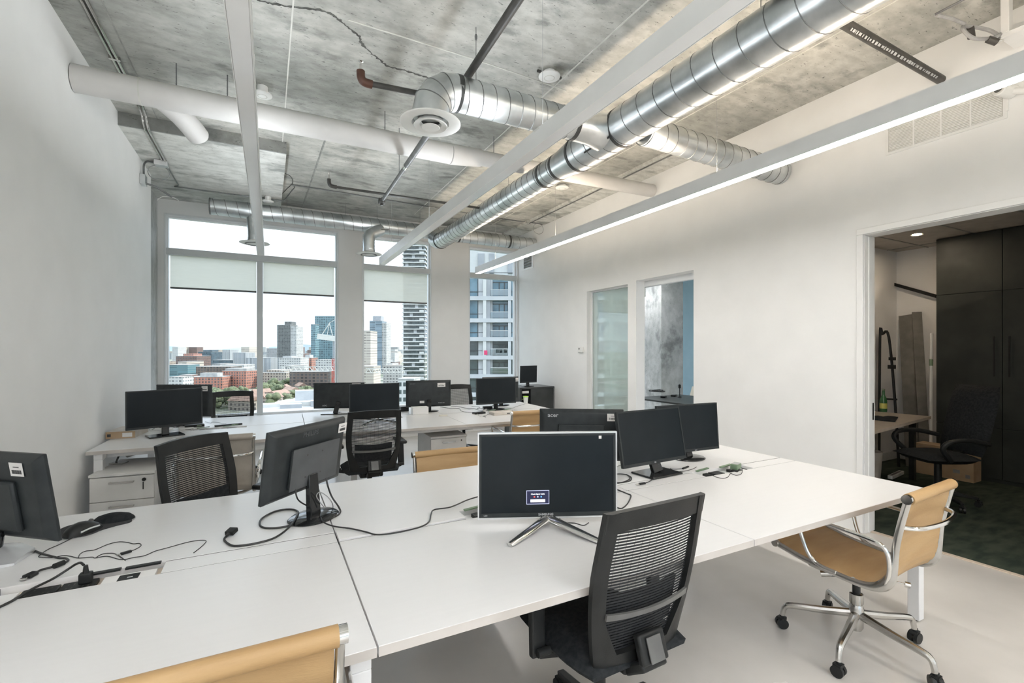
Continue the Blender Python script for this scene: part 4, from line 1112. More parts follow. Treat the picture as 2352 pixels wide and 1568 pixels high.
def monitor(lab, c, yaw, tilt, Wd, Hd, stand, front_view, base=(0, 0), base_yaw=None, top=TT, th=.035, brand=None, rim='monitor_black', sticker=None, chin=.018, neck_w=.05, base_mat='monitor_black_gloss', bump=True, group=True, bz=.012):
    """c = centre of the panel face nearest the camera; the panel's local -Y side looks at the camera.
    front_view: the screen is on that side; otherwise it shows its back."""
    t = thing('monitor', lab, 'monitor', (c[0], c[1], top), rad(yaw), group='computer monitors' if group else None)
    zc = c[2] - top
    tl = rad(tilt)
    def R(p):       # local panel coords -> thing coords, tilted about the panel centre
        x, y, z = p
        return (x, y * math.cos(tl) + z * math.sin(tl), zc - y * math.sin(tl) + z * math.cos(tl))
    sgn = 1 if front_view else -1      # direction of the back
    hx, hz = Wd / 2, Hd / 2
    def pbox(a, b, c_, d, e, f_):
        m_ = MB().box(a, b, c_, d, e, f_); m_.v = [R(p) for p in m_.v]; return m_
    def pan(m_): m_.v = [R(p) for p in m_.v]; return m_
    ys = (lambda a, b: (min(a * sgn, b * sgn), max(a * sgn, b * sgn)))
    if front_view:
        face = 0.0
        bez = .010
        h = pbox(-hx, hx, .003, .022, -hz, hz).build('housing', rim, t, bev=.004)
        pan(MB().box(-hx, hx, -.001, .003, hz - bez, hz).box(-hx, hx, -.001, .003, -hz, -hz + chin).box(-hx, -hx + bez, -.001, .003, -hz + chin, hz - bez).box(hx - bez, hx, -.001, .003, -hz + chin, hz - bez)).build('bezel', rim, t)
        s = pbox(-hx + bez, hx - bez, .0012, .003, -hz + chin, hz - bez).build('screen', 'screen_black', t)
        pan(MB().box(-hx * .72, hx * .72, .022, th + .012, -hz * .62, hz * .5)).build('back_shell', rim, t, bev=.012)
    else:
        # back towards the camera: tapered shell
        rows = []
        def ring(w, h, y): return [(-w, y, -h), (w, y, -h), (w, y, h), (-w, y, h)]
        m_ = MB(); rs = [ring(hx, hz, .03), ring(hx, hz, .018), ring(hx - .006, hz - .006, .010), ring(hx * .90, hz * .86, -.004), ring(hx * .86, hz * .8, -.006)]
        o = []
        for r in rs: o += r
        fs = [(0, 1, 2, 3), (19, 18, 17, 16)]
        for k in range(4):
            for j in range(4): fs.append((k * 4 + j, k * 4 + (j + 1) % 4, k * 4 + 4 + (j + 1) % 4, k * 4 + 4 + j))
        m_.add(o, fs); pan(m_).build('housing', rim, t, bev=.004)
        pbox(-hx + .01, hx - .01, .030, .0312, -hz + .02, hz - .01).build('screen', 'screen_black', t)
        if bump:
            pan(MB().box(-hx * .55, hx * .55, -.024, -.004, -hz * .72, hz * .42)).build('back_shell', rim, t, bev=.008)
    if brand:
        body, size, mat, x, z, bold, sx = brand
        yb = -.0016 if front_view else -.0065
        q = R((x, yb, z))
        text('logo', body, size, mat, t, q, (PI / 2 - tl, 0, 0), bold=bold, sx=sx)
    if sticker:
        x, z, w, h = sticker
        e = bpy.data.objects.new('label_mount', None)
        st = MB().box(x - w / 2, x + w / 2, -.0095, -.0088, z - h / 2, z + h / 2); pan(st); st = st.build('asset_label', 'sticker_white', t)
        m_ = MB(); q = x - w * .36; random.seed(int(abs(c[0] * 1000)) + 5)
        while q < x + w * .34:
            bw = w * (.010 + .022 * random.random()); m_.box(q, q + bw, -.0100, -.0095, z - h * .32, z - h * .04); q += bw + w * (.008 + .012 * random.random())
        m_.box(x - w * .22, x + w * .22, -.0100, -.0095, z + h * .14, z + h * .20)
        pan(m_).build('barcode', 'ink_dark', st)
    # stand
    zb = zc - hz * math.cos(tl)
    bx, by = base
    nb = .04 if front_view else -.0 
    if stand in ('rect', 'oval', 'tee'):
        att = R((0, .03 if front_view else -.006, -hz * .45))
        a = (att[0], att[1] + (.012 if front_view else -.012), att[2]); b_ = (bx, by, bz)
        MB().bar(a, b_, neck_w, .022, up=(0, 1, 0), w1=neck_w * 1.1, h1=.03).build('stand_neck', base_mat, t, bev=.004)
    if stand == 'rect':
        MB().box(bx - .13, bx + .13, by - .085, by + .095, .0005, bz).build('stand_base', base_mat, t, bev=.004)
    elif stand == 'oval':
        m_ = MB().lathe([(.0001, .0005), (.118, .0005), (.122, .005), (.112, .011), (.05, .016), (.0001, .018)], 36)
        m_.v = [(x * 1.0 + bx, y * .82 + by, z) for x, y, z in m_.v]
        m_.build('stand_base', base_mat, t, smooth=True)
    elif stand == 'tee':
        MB().box(bx - .16, bx + .16, by - .03, by + .03, .0005, .010).box(bx - .03, bx + .03, by - .03, by + .13, .0005, .010).build('stand_base', base_mat, t, bev=.003)
    elif stand == 'vee':
        for s in (-1, 1):
            pts = spline([(s * .004, .045, .060), (s * .012, .0, .030), (s * .06, -.070, .024), (s * .150, -.180, .012), (s * .18, -.215, .008)], 5)
            MB().tube([(p.x + bx, p.y + by, p.z) for p in pts], [.017 - .009 * i / (len(pts) - 1) for i in range(len(pts))], 12, flat=1.5).build('stand_leg', 'chrome', t, smooth=True)
        MB().tube([(bx, by + .04, .05), (bx, by + .06, .03), (bx, by + .11, .010)], [.018, .015, .010], 12).build('stand_leg', 'chrome', t, smooth=True)
        MB().bar((bx, by + .05, .11), (bx, by + .045, zb + .10), .075, .025, up=(0, 1, 0), w1=.06).build('stand_neck', 'chrome', t, bev=.006)
    return t, R

# near desk
t, R = monitor('large monitor with silver rim and chrome forked stand facing the camera', (1.09, 1.756, .954), -23.7, .8, .60, .36, 'vee', True, rim='monitor_black', brand=('SAMSUNG', .0125, 'ink_grey', -.01, -.170, .0003, 1.15), base=(.0, .0))
t_ = MB(); hx, hz = .30, .18
for m_ in (MB().box(-hx - .006, hx + .006, -.002, .02, hz, hz + .006).box(-hx - .006, hx + .006, -.002, .02, -hz - .007, -hz).box(-hx - .006, -hx, -.002, .02, -hz, hz).box(hx, hx + .006, -.002, .02, -hz, hz),):
    m_.v = [R(p) for p in m_.v]; m_.build('silver_rim', 'silver_gloss', t)
text('model_mark', 'LED', .008, 'ink_grey', t, R((-.272, -.0016, -.171)), (PI / 2, 0, 0), sx=1.2)
q = MB().box(.225, .237, -.0005, .0005, .155, .168); q.v = [R(p) for p in q.v]; q.build('corner_mark', 'sticker_white', t)
cxo, czo = -.045, -.096
def osd(m_, name, mat):
    m_.v = [R(p) for p in m_.v]; return m_.build(name, mat, t)
pn = osd(MB().box(cxo - .050, cxo + .050, .0006, .0011, czo - .030, czo + .030), 'message_panel', 'osd_panel')
fw_ = .0022
osd(MB().box(cxo - .050, cxo + .050, .0002, .0006, czo + .030 - fw_, czo + .030).box(cxo - .050, cxo + .050, .0002, .0006, czo - .030, czo - .030 + fw_).box(cxo - .050, cxo - .050 + fw_, .0002, .0006, czo - .030, czo + .030).box(cxo + .050 - fw_, cxo + .050, .0002, .0006, czo - .030, czo + .030), 'message_frame', 'osd_frame')
osd(MB().box(cxo - .032, cxo + .032, .0002, .0006, czo - .021, czo - .009), 'message_button', 'osd_text')
for k, mt in enumerate(('osd_red', 'osd_frame', 'osd_blue')): osd(MB().box(cxo - .018 + .015 * k, cxo - .012 + .015 * k, .0002, .0006, czo - .001, czo + .005), 'message_dot', mt)
text('message_text', 'Check Signal Cable', .0078, 'osd_text', t, R((cxo, .0002, czo + .014)), (PI / 2, 0, 0), extrude=.0001, bold=.0002)

t, R = monitor('black monitor seen from behind with looped cable, on the left half of the near desk', (.177, 2.345, 1.005), 46.1, -7.9, .50, .31, 'oval', False, brand=('PHILIPS', .030, 'ink_emboss', -.02, .118, .0004, 1.05), sticker=(.205, .110, .062, .045), neck_w=.06, base=(0, -.02), base_mat='monitor_black_gloss')
pl_ = MB().box(-.14, .17, -.0255, -.0235, -.115, .068); pl_.v = [R(p) for p in pl_.v]; pl_.build('back_plate', 'ink_emboss', t)
hol = MB()
for (a, b) in ((-.05, .03), (.05, .03), (-.05, -.07), (.05, -.07)): hol.lathe([(.0001, -.0262), (.004, -.0262), (.004, -.0250)], 10, (a, 0, b), 'Y')
hol.v = [R(p) for p in hol.v]; hol.build('screw_holes', 'pipe_black', t)
t, R = monitor('black monitor seen from behind at the left edge of the picture', (-.885, 2.405, .965), -40, -8.6, .50, .33, 'none', False, sticker=(.155, .115, .062, .050))
MB().tube([(0, -.01, .0), (0, .0, .10)], .03, 12).build('stand_neck', 'monitor_black_gloss', t, smooth=True)
m_ = MB()
rows, off = [], []
for i in range(7):
    y = -.12 + .20 * i / 6; r, o_ = [], []
    for j in range(7):
        x = (-1 + 2 * j / 6) * (.135 - .02 * abs(i - 3)); z = .006 + .05 * max(0, 1 - abs(x) / .14) * max(0, 1 - abs(y) / .16)
        r.append((x, y, z)); o_.append((x, y, .0005))
    rows.append(r); off.append(o_)
m_.slab(rows, off).build('stand_base', 'silver_gloss', t, smooth=True, angle=60)
monitor('black monitor with pale logo seen from behind, behind the silver-rimmed one', (1.82, 2.52, .945), -32.2, 0, .545, .335, 'oval', False, brand=('acer', .036, 'ink_grey', -.185, .128, .0004, 1.1), sticker=(.205, .118, .082, .048))
t, R = monitor('black monitor on a square glossy base, right of the silver-rimmed one', (2.117, 2.188, .968), 3.6, 10.7, .55, .33, 'rect', True, brand=('LG', .0105, 'ink_grey', -.01, -.157, .0004, 1.1), neck_w=.07, base=(.02, -.02))
monitor('black monitor on an oval base at the right end of the near desk', (2.621, 2.361, .954), -3.7, 3.9, .55, .33, 'oval', True, brand=('acer', .012, 'ink_grey', .055, -.157, .0003, 1.1), base=(0.02, .02))
# far desk
monitor('black monitor facing the room at the left end of the far desk', (-.79, 5.126, .982), 20.2, 1.1, .56, .33, 'rect', True, base=(.0, .02))
monitor('black monitor seen from behind beside the left window edge, behind another', (-.756, 5.824, .979), -26.4, -.6, .56, .33, 'rect', False, sticker=(.225, .125, .06, .05), base=(0, -.02))
t, R = monitor('black monitor on a T-shaped foot before the grey pier, seen from behind', (.765, 5.93, .955), -18, 0, .58, .305, 'tee', False, brand=('AOC', .022, 'ink_grey', -.16, -.115, .0004, 1.1), sticker=(.20, .135, .10, .018), base=(-.04, -.01), bump=False)
monitor('black monitor facing the room above the middle mesh chair', (1.015, 5.09, .994), -.8, 0, .515, .30, 'vee', True, base=(.02, .0))
t, R = monitor('black monitor with faint logo and two labels seen from behind, mid far desk', (1.79, 5.68, .956), -7.4, 0, .557, .328, 'oval', False, brand=('acer', .034, 'ink_emboss', -.20, .128, .0004, 1.1), sticker=(.155, .105, .10, .050), base=(0, 0), bump=False)
q = MB().box(-.115, -.058, -.0096, -.009, -.115, -.085); q.v = [R(p) for p in q.v]; q.build('rating_label', 'sticker_white', t)
text('port_marks', 'D-SUB  DVI', .016, 'ink_grey', t, R((.155, -.0065, -.118)), (PI / 2, 0, 0))
monitor('black monitor on an oval base among tangled cables, right part of the far desk', (2.605, 5.44, .975), .1, 1.4, .555, .33, 'oval', True, base=(.0, .02))
monitor('black monitor mostly hidden, seen from behind beside the white cup', (2.86, 5.83, .972), -8, 0, .52, .31, 'oval', False, sticker=(.225, .115, .05, .05), base=(0, 0))
# on the cabinet
t, R = monitor('small square monitor standing on the low black cabinet', (3.905, 6.90, 1.09), 8, -2, .345, .285, 'oval', True, top=.885, chin=.02, base=(0, .03))
# ================================================================== small things on the desks
def dk(pts, r): return [un(u, v, 2, TT + r) for u, v in pts]
def cable(lab, pts, r, mat='cable_black', parts=None, k=6, lift=None, name='cable'):
    t = thing(name, lab, 'cable', (0, 0, 0), group='loose cables')
    P = spline(pts, k)
    MB().tube(P, r, 8).build('cord', mat, t, smooth=True)
    return t
def plug(t, name, a, b, w, h, mat='black_plastic', w1=None):
    return MB().bar(a, b, w, h, w1=w1).build(name, mat, t, bev=min(w, h) * .2)

# thick video cable looping from the left monitor
r = .0042
P = dk([(523, 1228), (515, 1239), (529, 1251), (548, 1253), (589, 1247), (632, 1234), (665, 1215), (682, 1190), (684, 1174), (665, 1169), (632, 1174), (602, 1190), (597, 1205), (610, 1212), (643, 1211), (681, 1204), (725, 1196), (765, 1187.6), (781, 1177)], r)
P[6].z += .010; P[7].z += .012
P += [un(778, 1164, 1, 2.37), un(762, 1140, 1, 2.40), un(752, 1112, 1, 2.40), un(749, 1092, 1, 2.42)]
t = cable('thick black video cable looping across the left half of the near desk', P, r)
a, b = un(525, 1226, 2, TT + .012), un(538, 1214, 2, TT + .020)
plug(t, 'video_plug', a, b, .036, .018)
MB().tube([a + (a - b) * .4, a], [.004, .008], 8).build('strain_relief', 'cable_black', t, smooth=True)
r = .0032
P = [un(677, 1112, 1, 2.27), un(681, 1139, 1, 2.26), un(691, 1153, 1, 2.25)] + dk([(719, 1168), (734, 1180), (741, 1197), (766, 1208), (806, 1213.5), (842, 1221.6), (866, 1227.6), (904, 1224), (943, 1216), (970, 1208), (986, 1197), (990, 1180), (998, 1170), (1035, 1164), (1073, 1148), (1099, 1140), (1125, 1133)], r + .009)
cable('thin black power cable trailing from the left monitor to the silver-rimmed one', P, r)
P = [un(745, 1165, 1, 2.33), un(733, 1150, 1, 2.32), un(727, 1138, 1, 2.31), un(735, 1130, 1, 2.31), un(752, 1140, 1, 2.33), un(763, 1155, 1, 2.34)] + dk([(764, 1168), (752, 1180), (740, 1186)], .003)
cable('thin grey cable coiled around the stand of the left monitor', P, .0022, 'cable_grey')
r = .0016
P = dk([(177.7, 1227), (160, 1238), (136, 1250), (109, 1262), (92, 1274), (91, 1279), (119, 1280), (145, 1275.6), (162, 1277), (180, 1281), (211, 1279), (219, 1281), (246, 1277), (279, 1284.7), (306, 1280), (332, 1275.6), (357, 1265), (383, 1258), (439, 1243), (472, 1241), (466, 1252), (445, 1269)], r)
cable('thin black mouse cord wandering over the left of the near desk', P, r)
P = dk([(180, 1280), (184, 1272), (196, 1265.4), (218, 1262), (247, 1250), (272, 1244), (292, 1245), (306, 1248.4), (320, 1247.6), (324, 1252), (316, 1258.6), (302, 1264.6)], r)
t = cable('thin black looped cord ending in a small plug, near the mouse', P, r)
plug(t, 'usb_plug', un(302, 1264.6, 2, TT + .005), un(277, 1272, 2, TT + .005), .012, .008)
plug(t, 'usb_contact', un(277, 1272, 2, TT + .005), un(268, 1275, 2, TT + .005), .010, .004, 'cast_aluminium')
P = dk([(219, 1281), (235, 1272), (256, 1270), (268, 1273), (283, 1283)], r) + [un(299, 1298, 2, TT - .008)]
cable('short thin cord dropping into the left power outlet strip', P, r)
r = .0036
P = dk([(50, 1258), (63, 1260), (76, 1263), (95, 1270.5), (119, 1277), (136, 1281), (150, 1281.5), (157, 1286), (150, 1291), (138, 1295)], r)
P2 = dk([(124, 1300), (110, 1304), (95, 1308), (85, 1313)], r)
t = cable('black video cable with ferrite bead and wide plug beside the left power outlets', P, r)
MB().tube(spline(P2, 6), r, 8).build('cord', 'cable_black', t, smooth=True)
MB().tube([un(147, 1291, 2, TT + .009), un(124, 1300, 2, TT + .009)], .009, 12).build('ferrite_bead', 'black_plastic', t, smooth=True)
plug(t, 'video_plug', un(82, 1314, 2, TT + .007), un(60, 1325, 2, TT + .007), .022, .012, w1=.028)
plug(t, 'plug_contact', un(60, 1325, 2, TT + .007), un(51, 1331, 2, TT + .007), .016, .006, 'cast_aluminium')
r = .004
P = dk([(-6, 1396), (25, 1381), (47, 1368), (78, 1350), (119, 1330)], r) + [un(153, 1309, 2, TT + .02), un(173, 1296, 2, TT + .035), un(185, 1292, 2, TT + .045), un(192, 1297, 2, TT + .043)]
t = cable('black power cord plugged upright into the left outlet strip', P, r)
q = un(197, 1338, 2, TT - .006)
MB().box(q.x - .017, q.x + .017, q.y - .012, q.y + .014, q.z, q.z + .034).build('power_plug', 'black_plastic', t, bev=.004)
MB().tube([(q.x, q.y, q.z + .03), (q.x, q.y, q.z + .058)], [.009, .006], 10).build('strain_relief', 'black_plastic', t, smooth=True)
# around the right monitors
cable('coil of black cable between the silver-rimmed and the square-based monitor', dk([(1412, 1111), (1436, 1105), (1447, 1098), (1440, 1090), (1420, 1088), (1404, 1092), (1400, 1102), (1420, 1108), (1446, 1104), (1450, 1096), (1438, 1089)], .0035), .003)
t = cable('black cable with a metal-tipped plug in front of the square base', dk([(1500, 1100), (1490, 1106), (1482, 1109)], .003), .0025)
plug(t, 'plug_body', un(1482, 1109, 2, TT + .005), un(1468, 1111, 2, TT + .005), .014, .010); plug(t, 'plug_tip', un(1468, 1111, 2, TT + .005), un(1461, 1112.5, 2, TT + .005), .010, .006, 'cast_aluminium')
t = cable('thin cable running from behind the square-based monitor to a small plug', dk([(1508, 1068), (1530, 1075), (1550, 1077), (1568, 1076)], .0025), .0022)
plug(t, 'plug_body', un(1568, 1076, 2, TT + .005), un(1581, 1071, 2, TT + .005), .012, .009)
cable('thin black cord curling into the right power outlet unit', dk([(1540, 1075), (1548, 1083), (1553, 1089), (1560, 1083), (1575, 1081), (1590, 1077), (1600, 1072)], .002), .0018)
cable('black cord in a wide curve beside the green adapter', dk([(1634, 1089), (1645, 1095), (1660, 1098), (1672, 1095), (1678, 1087), (1690, 1091), (1702, 1088), (1705, 1079), (1700, 1068)], .002), .0018)
cable('black cords bunched right of the silver-rimmed monitor', dk([(1414, 1122), (1428, 1128), (1440, 1133), (1449, 1137), (1447, 1146), (1440, 1158), (1428, 1167), (1417, 1165)], .003), .003)
cable('thin cord lying under the silver-rimmed monitor', dk([(1285, 1190), (1298, 1199), (1320, 1201), (1340, 1206), (1352, 1200)], .002), .002)
cable('thin cable hanging left of the square monitor base', dk([(1414, 1072), (1430, 1066), (1438, 1062)], .002) + [un(1441, 1058, 1, 2.2)], .0016, 'cable_grey')
ga = un(1690, 1078, 2, TT)
t = thing('power_adapter', 'green boxy power adapter at the right end of the near desk', 'power adapter', (ga.x, ga.y, TT), rad(20))
MB().box(-.042, .042, -.022, .022, .004, .040).build('body', 'green_plastic', t, bev=.005)
MB().box(-.030, .030, -.0225, .018, .0402, .041).build('rating_label', 'ink_grey', t)
MB().box(-.065, -.01, -.03, .01, 0, .008).build('plug_base', 'black_plastic', t, bev=.002)

# mouse and mouse pad with wrist rest
mp_ = [un(u, v, 2, TT) for u, v in [(131, 1228), (136, 1218), (160, 1208), (195, 1200), (230, 1191), (250, 1187), (275, 1185), (295, 1188), (303, 1194), (298, 1200), (270, 1207), (235, 1217), (210, 1227), (185, 1233), (155, 1234)]]
sm = spline(mp_ + [mp_[0]], 4)[:-1]
cc = sum(mp_, Vector()) / len(mp_)
t = thing('mouse_pad', 'grey curved mouse pad with a black wrist cushion', 'mouse pad', (cc.x, cc.y, TT))
MB().prism([(p.x - cc.x, p.y - cc.y) for p in sm], 0, .004).build('pad', 'pad_grey', t)
w = un(262, 1195, 2, TT) - cc
m_ = MB().lathe([(.0001, .034), (.02, .032), (.038, .024), (.048, .011), (.05, .004)], 28)
a = rad(-8)
m_.v = [(w.x + (x * 1.55) * math.cos(a) - y * 1.0 * math.sin(a), w.y + x * 1.55 * math.sin(a) + y * 1.0 * math.cos(a), z) for x, y, z in m_.v]
m_.build('wrist_cushion', 'black_fabric', t, smooth=True)
mo = un(190, 1222, 2, TT + .004)
t = thing('computer_mouse', 'black computer mouse with silver edge on the curved pad', 'mouse', (mo.x, mo.y, TT + .004), rad(-38)); t.scale = (1.2, 1.15, 1.2)
def mouse_half(s, mat, name, dz=0):
    rows, off = [], []
    for i in range(13):
        v = i / 12; y = -.058 + .116 * v; wd = .031 * math.sin(PI * (.08 + .84 * v)) ** .5; hh = .044 * math.sin(PI * (.06 + .88 * v)) ** .6 * (1 - .25 * (v))
        r, o_ = [], []
        for j in range(9):
            an = PI * j / 8; r.append((-wd * math.cos(an), y, max(.0005, hh * math.sin(an) ** .8) + dz)); o_.append((-wd * math.cos(an) * .95, y, .0003))
        rows.append(r); off.append(o_)
    MB().slab(rows, off).build(name, mat, t, smooth=True, angle=60)
mouse_half(1, 'black_plastic', 'shell')
MB().tube(spline([(.030, -.03, .012), (.0315, 0, .016), (.029, .035, .014)], 5), .003, 8).build('side_strip', 'silver_gloss', t, smooth=True)
MB().tube([(-.003, .028, .030), (.003, .028, .030)], .008, 12).build('wheel', 'grey_plastic', t, smooth=True)

# flat cardboard box on the far desk by the left wall
bq = un(262, 1004, 2, TT)
t = thing('cardboard_box', 'flat printed cardboard box on the far desk by the left wall', 'box', (-1.13, 5.20, TT), rad(-6))
MB().box(-.085, .12, -.03, .30, 0, .062).build('carton', 'cardboard_print', t, bev=.002)
MB().box(-.086, .121, -.0312, -.030, .002, .060).build('printed_side', 'cardboard', t)
MB().box(.03, .10, -.0318, -.0312, .012, .048).build('paper_label', 'paper', t)
MB().box(-.075, -.05, -.0318, -.0312, .018, .042).build('dark_mark', 'ink_dark', t)
# white cup with lime rim
cq = un(1206, 926, 2, TT)
t = thing('paper_cup', 'white cup with lime green rim on the far desk', 'cup', (cq.x, cq.y - .02, TT))
MB().lathe([(.0001, .0005), (.027, .0005), (.037, .098), (.035, .098), (.026, .004), (.0001, .004)], 28).build('cup_body', 'plastic_white', t, smooth=True)
MB().lathe([(.0365, .092), (.040, .092), (.040, .104), (.034, .104), (.034, .096)], 28, caps=False).build('rim', 'lime_plastic', t, smooth=True)
MB().box(-.062, -.034, -.008, .008, .06, .064).build('tag', 'lime_plastic', t)
# bits on the far desk
def slab_box(lab, name, cat, u, v, w, d, h, rot, mat, mark=None):
    p = un(u, v, 2, TT)
    t = thing(name, lab, cat, (p.x, p.y, TT), rad(rot))
    MB().box(-w / 2, w / 2, -d / 2, d / 2, .0005, h).build('body', mat, t, bev=min(.003, h * .2))
    if mark: MB().box(w * .1, w * .35, -d / 2 - .0006, -d / 2, h * .3, h * .7).build('mark', mark, t)
    return t
slab_box('flat pale carton under the cables at the right of the far desk', 'flat_carton', 'box', 1153, 951, .27, .16, .035, -2, 'cardboard_print', 'ink_dark')
slab_box('small white box beside the monitor stand on the far desk', 'small_box', 'box', 964, 950, .19, .10, .085, -3, 'paper')
slab_box('cream adapter plate lying on the far desk', 'adapter', 'adapter', 1018, 955, .10, .06, .012, -20, 'cream_plastic')
t = slab_box('dark docking station among silver plugs on the far desk', 'docking_station', 'adapter', 1100, 950, .15, .07, .022, 12, 'black_plastic')
t = slab_box('dark power brick beside the docking station on the far desk', 'power_brick', 'power adapter', 1120, 938, .12, .06, .03, -10, 'black_plastic')
t = slab_box('black set-top adapter between the monitors on the far desk', 'black_adapter', 'adapter', 928, 944, .10, .07, .06, 5, 'black_plastic')
t = slab_box('green-edged black hub below the left monitors on the far desk', 'usb_hub', 'adapter', 447, 980, .16, .06, .025, 12, 'black_plastic', 'green_plastic')
slab_box('slim black keyboard strip on the far desk by the window chair', 'slim_bar', 'adapter', 525, 977, .24, .04, .015, 10, 'black_plastic', 'green_plastic')
t = slab_box('white folded paper leaning on the far desk by the left monitors', 'folded_paper', 'paper', 428, 985, .12, .08, .01, 8, 'paper')
random.seed(11)
def squiggle(lab, u0, v0, u1, v1, amp, n, r=.0028, mat='cable_black'):
    pts = []
    for i in range(n):
        f = i / (n - 1); pts.append(un(u0 + (u1 - u0) * f + random.uniform(-amp, amp), v0 + (v1 - v0) * f + random.uniform(-amp * .35, amp * .35), 2, TT + r + .004 * random.random()))
    return cable(lab, pts, r, mat)
squiggle('black cable wavering from the labelled monitor across the far desk', 1012, 934, 1090, 946, 6, 7)
squiggle('black cable curling below the window pier chair on the far desk', 1045, 934, 1118, 942, 9, 8)
squiggle('thin black cable between the docking station and the hidden monitor', 1085, 930, 1150, 950, 10, 9, .0022)
squiggle('thin black cable trailing right past the white cup', 1170, 945, 1222, 950, 4, 6, .0018)
squiggle('thin cable running up to the white cup', 1175, 940, 1200, 928, 5, 5, .0015)
squiggle('grey cable ends spilling off the flat carton', 1105, 957, 1130, 948, 8, 7, .003, 'cable_grey')
squiggle('white plug lead tangled by the docking station', 1085, 952, 1125, 955, 7, 6, .004, 'plastic_white')
squiggle('black cables tangled behind the left far monitor stand', 325, 985, 430, 975, 9, 9)
squiggle('second black cable behind the left far monitor stand', 340, 978, 440, 985, 8, 8, .002)
squiggle('thin looped wire near the slim black strip', 468, 970, 515, 972, 6, 7, .0015)
squiggle('white cable along the left wall end of the far desk', 300, 990, 400, 984, 4, 6, .003, 'plastic_white')
squiggle('black cables seen through the middle mesh chair on the far desk', 830, 962, 915, 968, 8, 10, .003)
squiggle('black cable loop beside the T-shaped monitor foot', 765, 945, 800, 950, 5, 6, .002)
# bent reading plate on a rod below the far desk
t = thing('clamp_lamp', 'small grey lamp with bent shade on the pedestal by the left wall', 'lamp', (-1.06, 4.86, .58), rad(-20))
MB().box(-.05, .05, -.04, .04, 0, .012).build('foot', 'cast_aluminium', t, bev=.003)
MB().tube([(-.02, 0, .01), (.01, 0, .09)], .007, 8).build('stem', 'grey_plastic', t)
MB().bar((-.005, 0, .10), (.05, 0, .105), .09, .005).bar((.05, 0, .105), (.09, 0, .055), .09, .005).build('shade', 'cast_aluminium', t)

# ================================================================== dark room
cab = thing('wardrobe_wall', 'tall black built-in wardrobe wall filling the dark room', 'cabinet', (7.27, 0, 0))
MB().box(.02, .47, YF + .01, 2.735, 0.0, 2.85).build('carcass', 'dark_cabinet', cab)
for (a, b) in ((2.15, 2.735), (1.55, 2.147), (.95, 1.547), (.35, .947), (-.25, .347)):
    for (z0, z1) in ((.05, .615), (.62, 2.162), (2.167, 2.845)):
        d = MB().box(0, .0195, a + .002, b - .002, z0, z1).build('door', 'dark_cabinet', cab, bev=.0015)
    MB().bar((-.02, a + .06 if a > 2 else b - .06, 1.20), (-.02, a + .06 if a > 2 else b - .06, 1.65), .012, .012).build('handle', 'black_plastic', cab)
dd = thing('office_desk', 'pale wood desk in the dark room', 'desk', (0, 0, 0))
pa, pb = un(2008, 990, 2, TT), un(2133, 955, 2, TT)
MB().prism([(4.75, 2.33), (6.79, 2.60), (6.70, 3.28), (4.75, 3.28)], TT - .03, TT).build('desktop', 'wood_top', dd)
for (x, y) in ((4.85, 2.5), (6.6, 2.7), (6.55, 3.18), (4.85, 3.18)): MB().box(x - .025, x + .025, y - .025, y + .025, 0.005, TT - .03).build('leg', 'black_plastic', dd)
bo = un(2029, 945, 2, TT)
t = thing('bottle', 'green glass bottle with yellow label on the dark room desk', 'bottle', (bo.x, bo.y, TT))
MB().lathe([(.0001, .0), (.036, .0), (.038, .01), (.038, .13), (.030, .17), (.016, .205), (.014, .26), (.0155, .262), (.0155, .275), (.0001, .275)], 24).build('glass_body', 'bottle_green', t, smooth=True)
MB().lathe([(.0388, .04), (.0388, .105)], 24, caps=False).build('paper_label', 'bottle_label', t, smooth=True)
MB().lathe([(.016, .262), (.017, .264), (.017, .28), (.0001, .281)], 16).build('cap', 'green_plastic', t, smooth=True)
pd = un(2030, 962, 2, TT)
t = thing('cloth_pad', 'black cloth lying in front of the green bottle', 'cloth', (pd.x, pd.y, TT), rad(20))
rows, off = [], []
for i in range(6):
    r, o_ = [], []
    for j in range(8):
        x = -.22 + .44 * j / 7; y = -.11 + .22 * i / 5; z = .012 + .012 * math.sin(j * 1.7 + i) * math.sin(i * 1.3)
        r.append((x * (1 - .04 * i), y, z)); o_.append((x * (1 - .04 * i), y, .0008))
    rows.append(r); off.append(o_)
MB().slab(rows, off).build('folds', 'black_fabric', t, smooth=True)
bc = thing('cardboard_box', 'long brown cardboard box on the dark room floor', 'box', (7.13, 2.58, 0.004))
MB().box(-.10, .10, -.27, .27, 0, .365).build('carton', 'cardboard', bc, bev=.003)
MB().box(-.101, .101, -.271, .271, .335, .338).build('tape_seam', 'joint_dark', bc)
for (y, z, w, h) in ((.02, .20, .10, .03), (-.16, .22, .08, .025), (-.12, .10, .06, .04), (-.22, .06, .04, .04)):
    MB().box(-.1012, -.1002, y - w / 2, y + w / 2, z - h / 2, z + h / 2).build('printed_mark', 'joint_dark', bc)
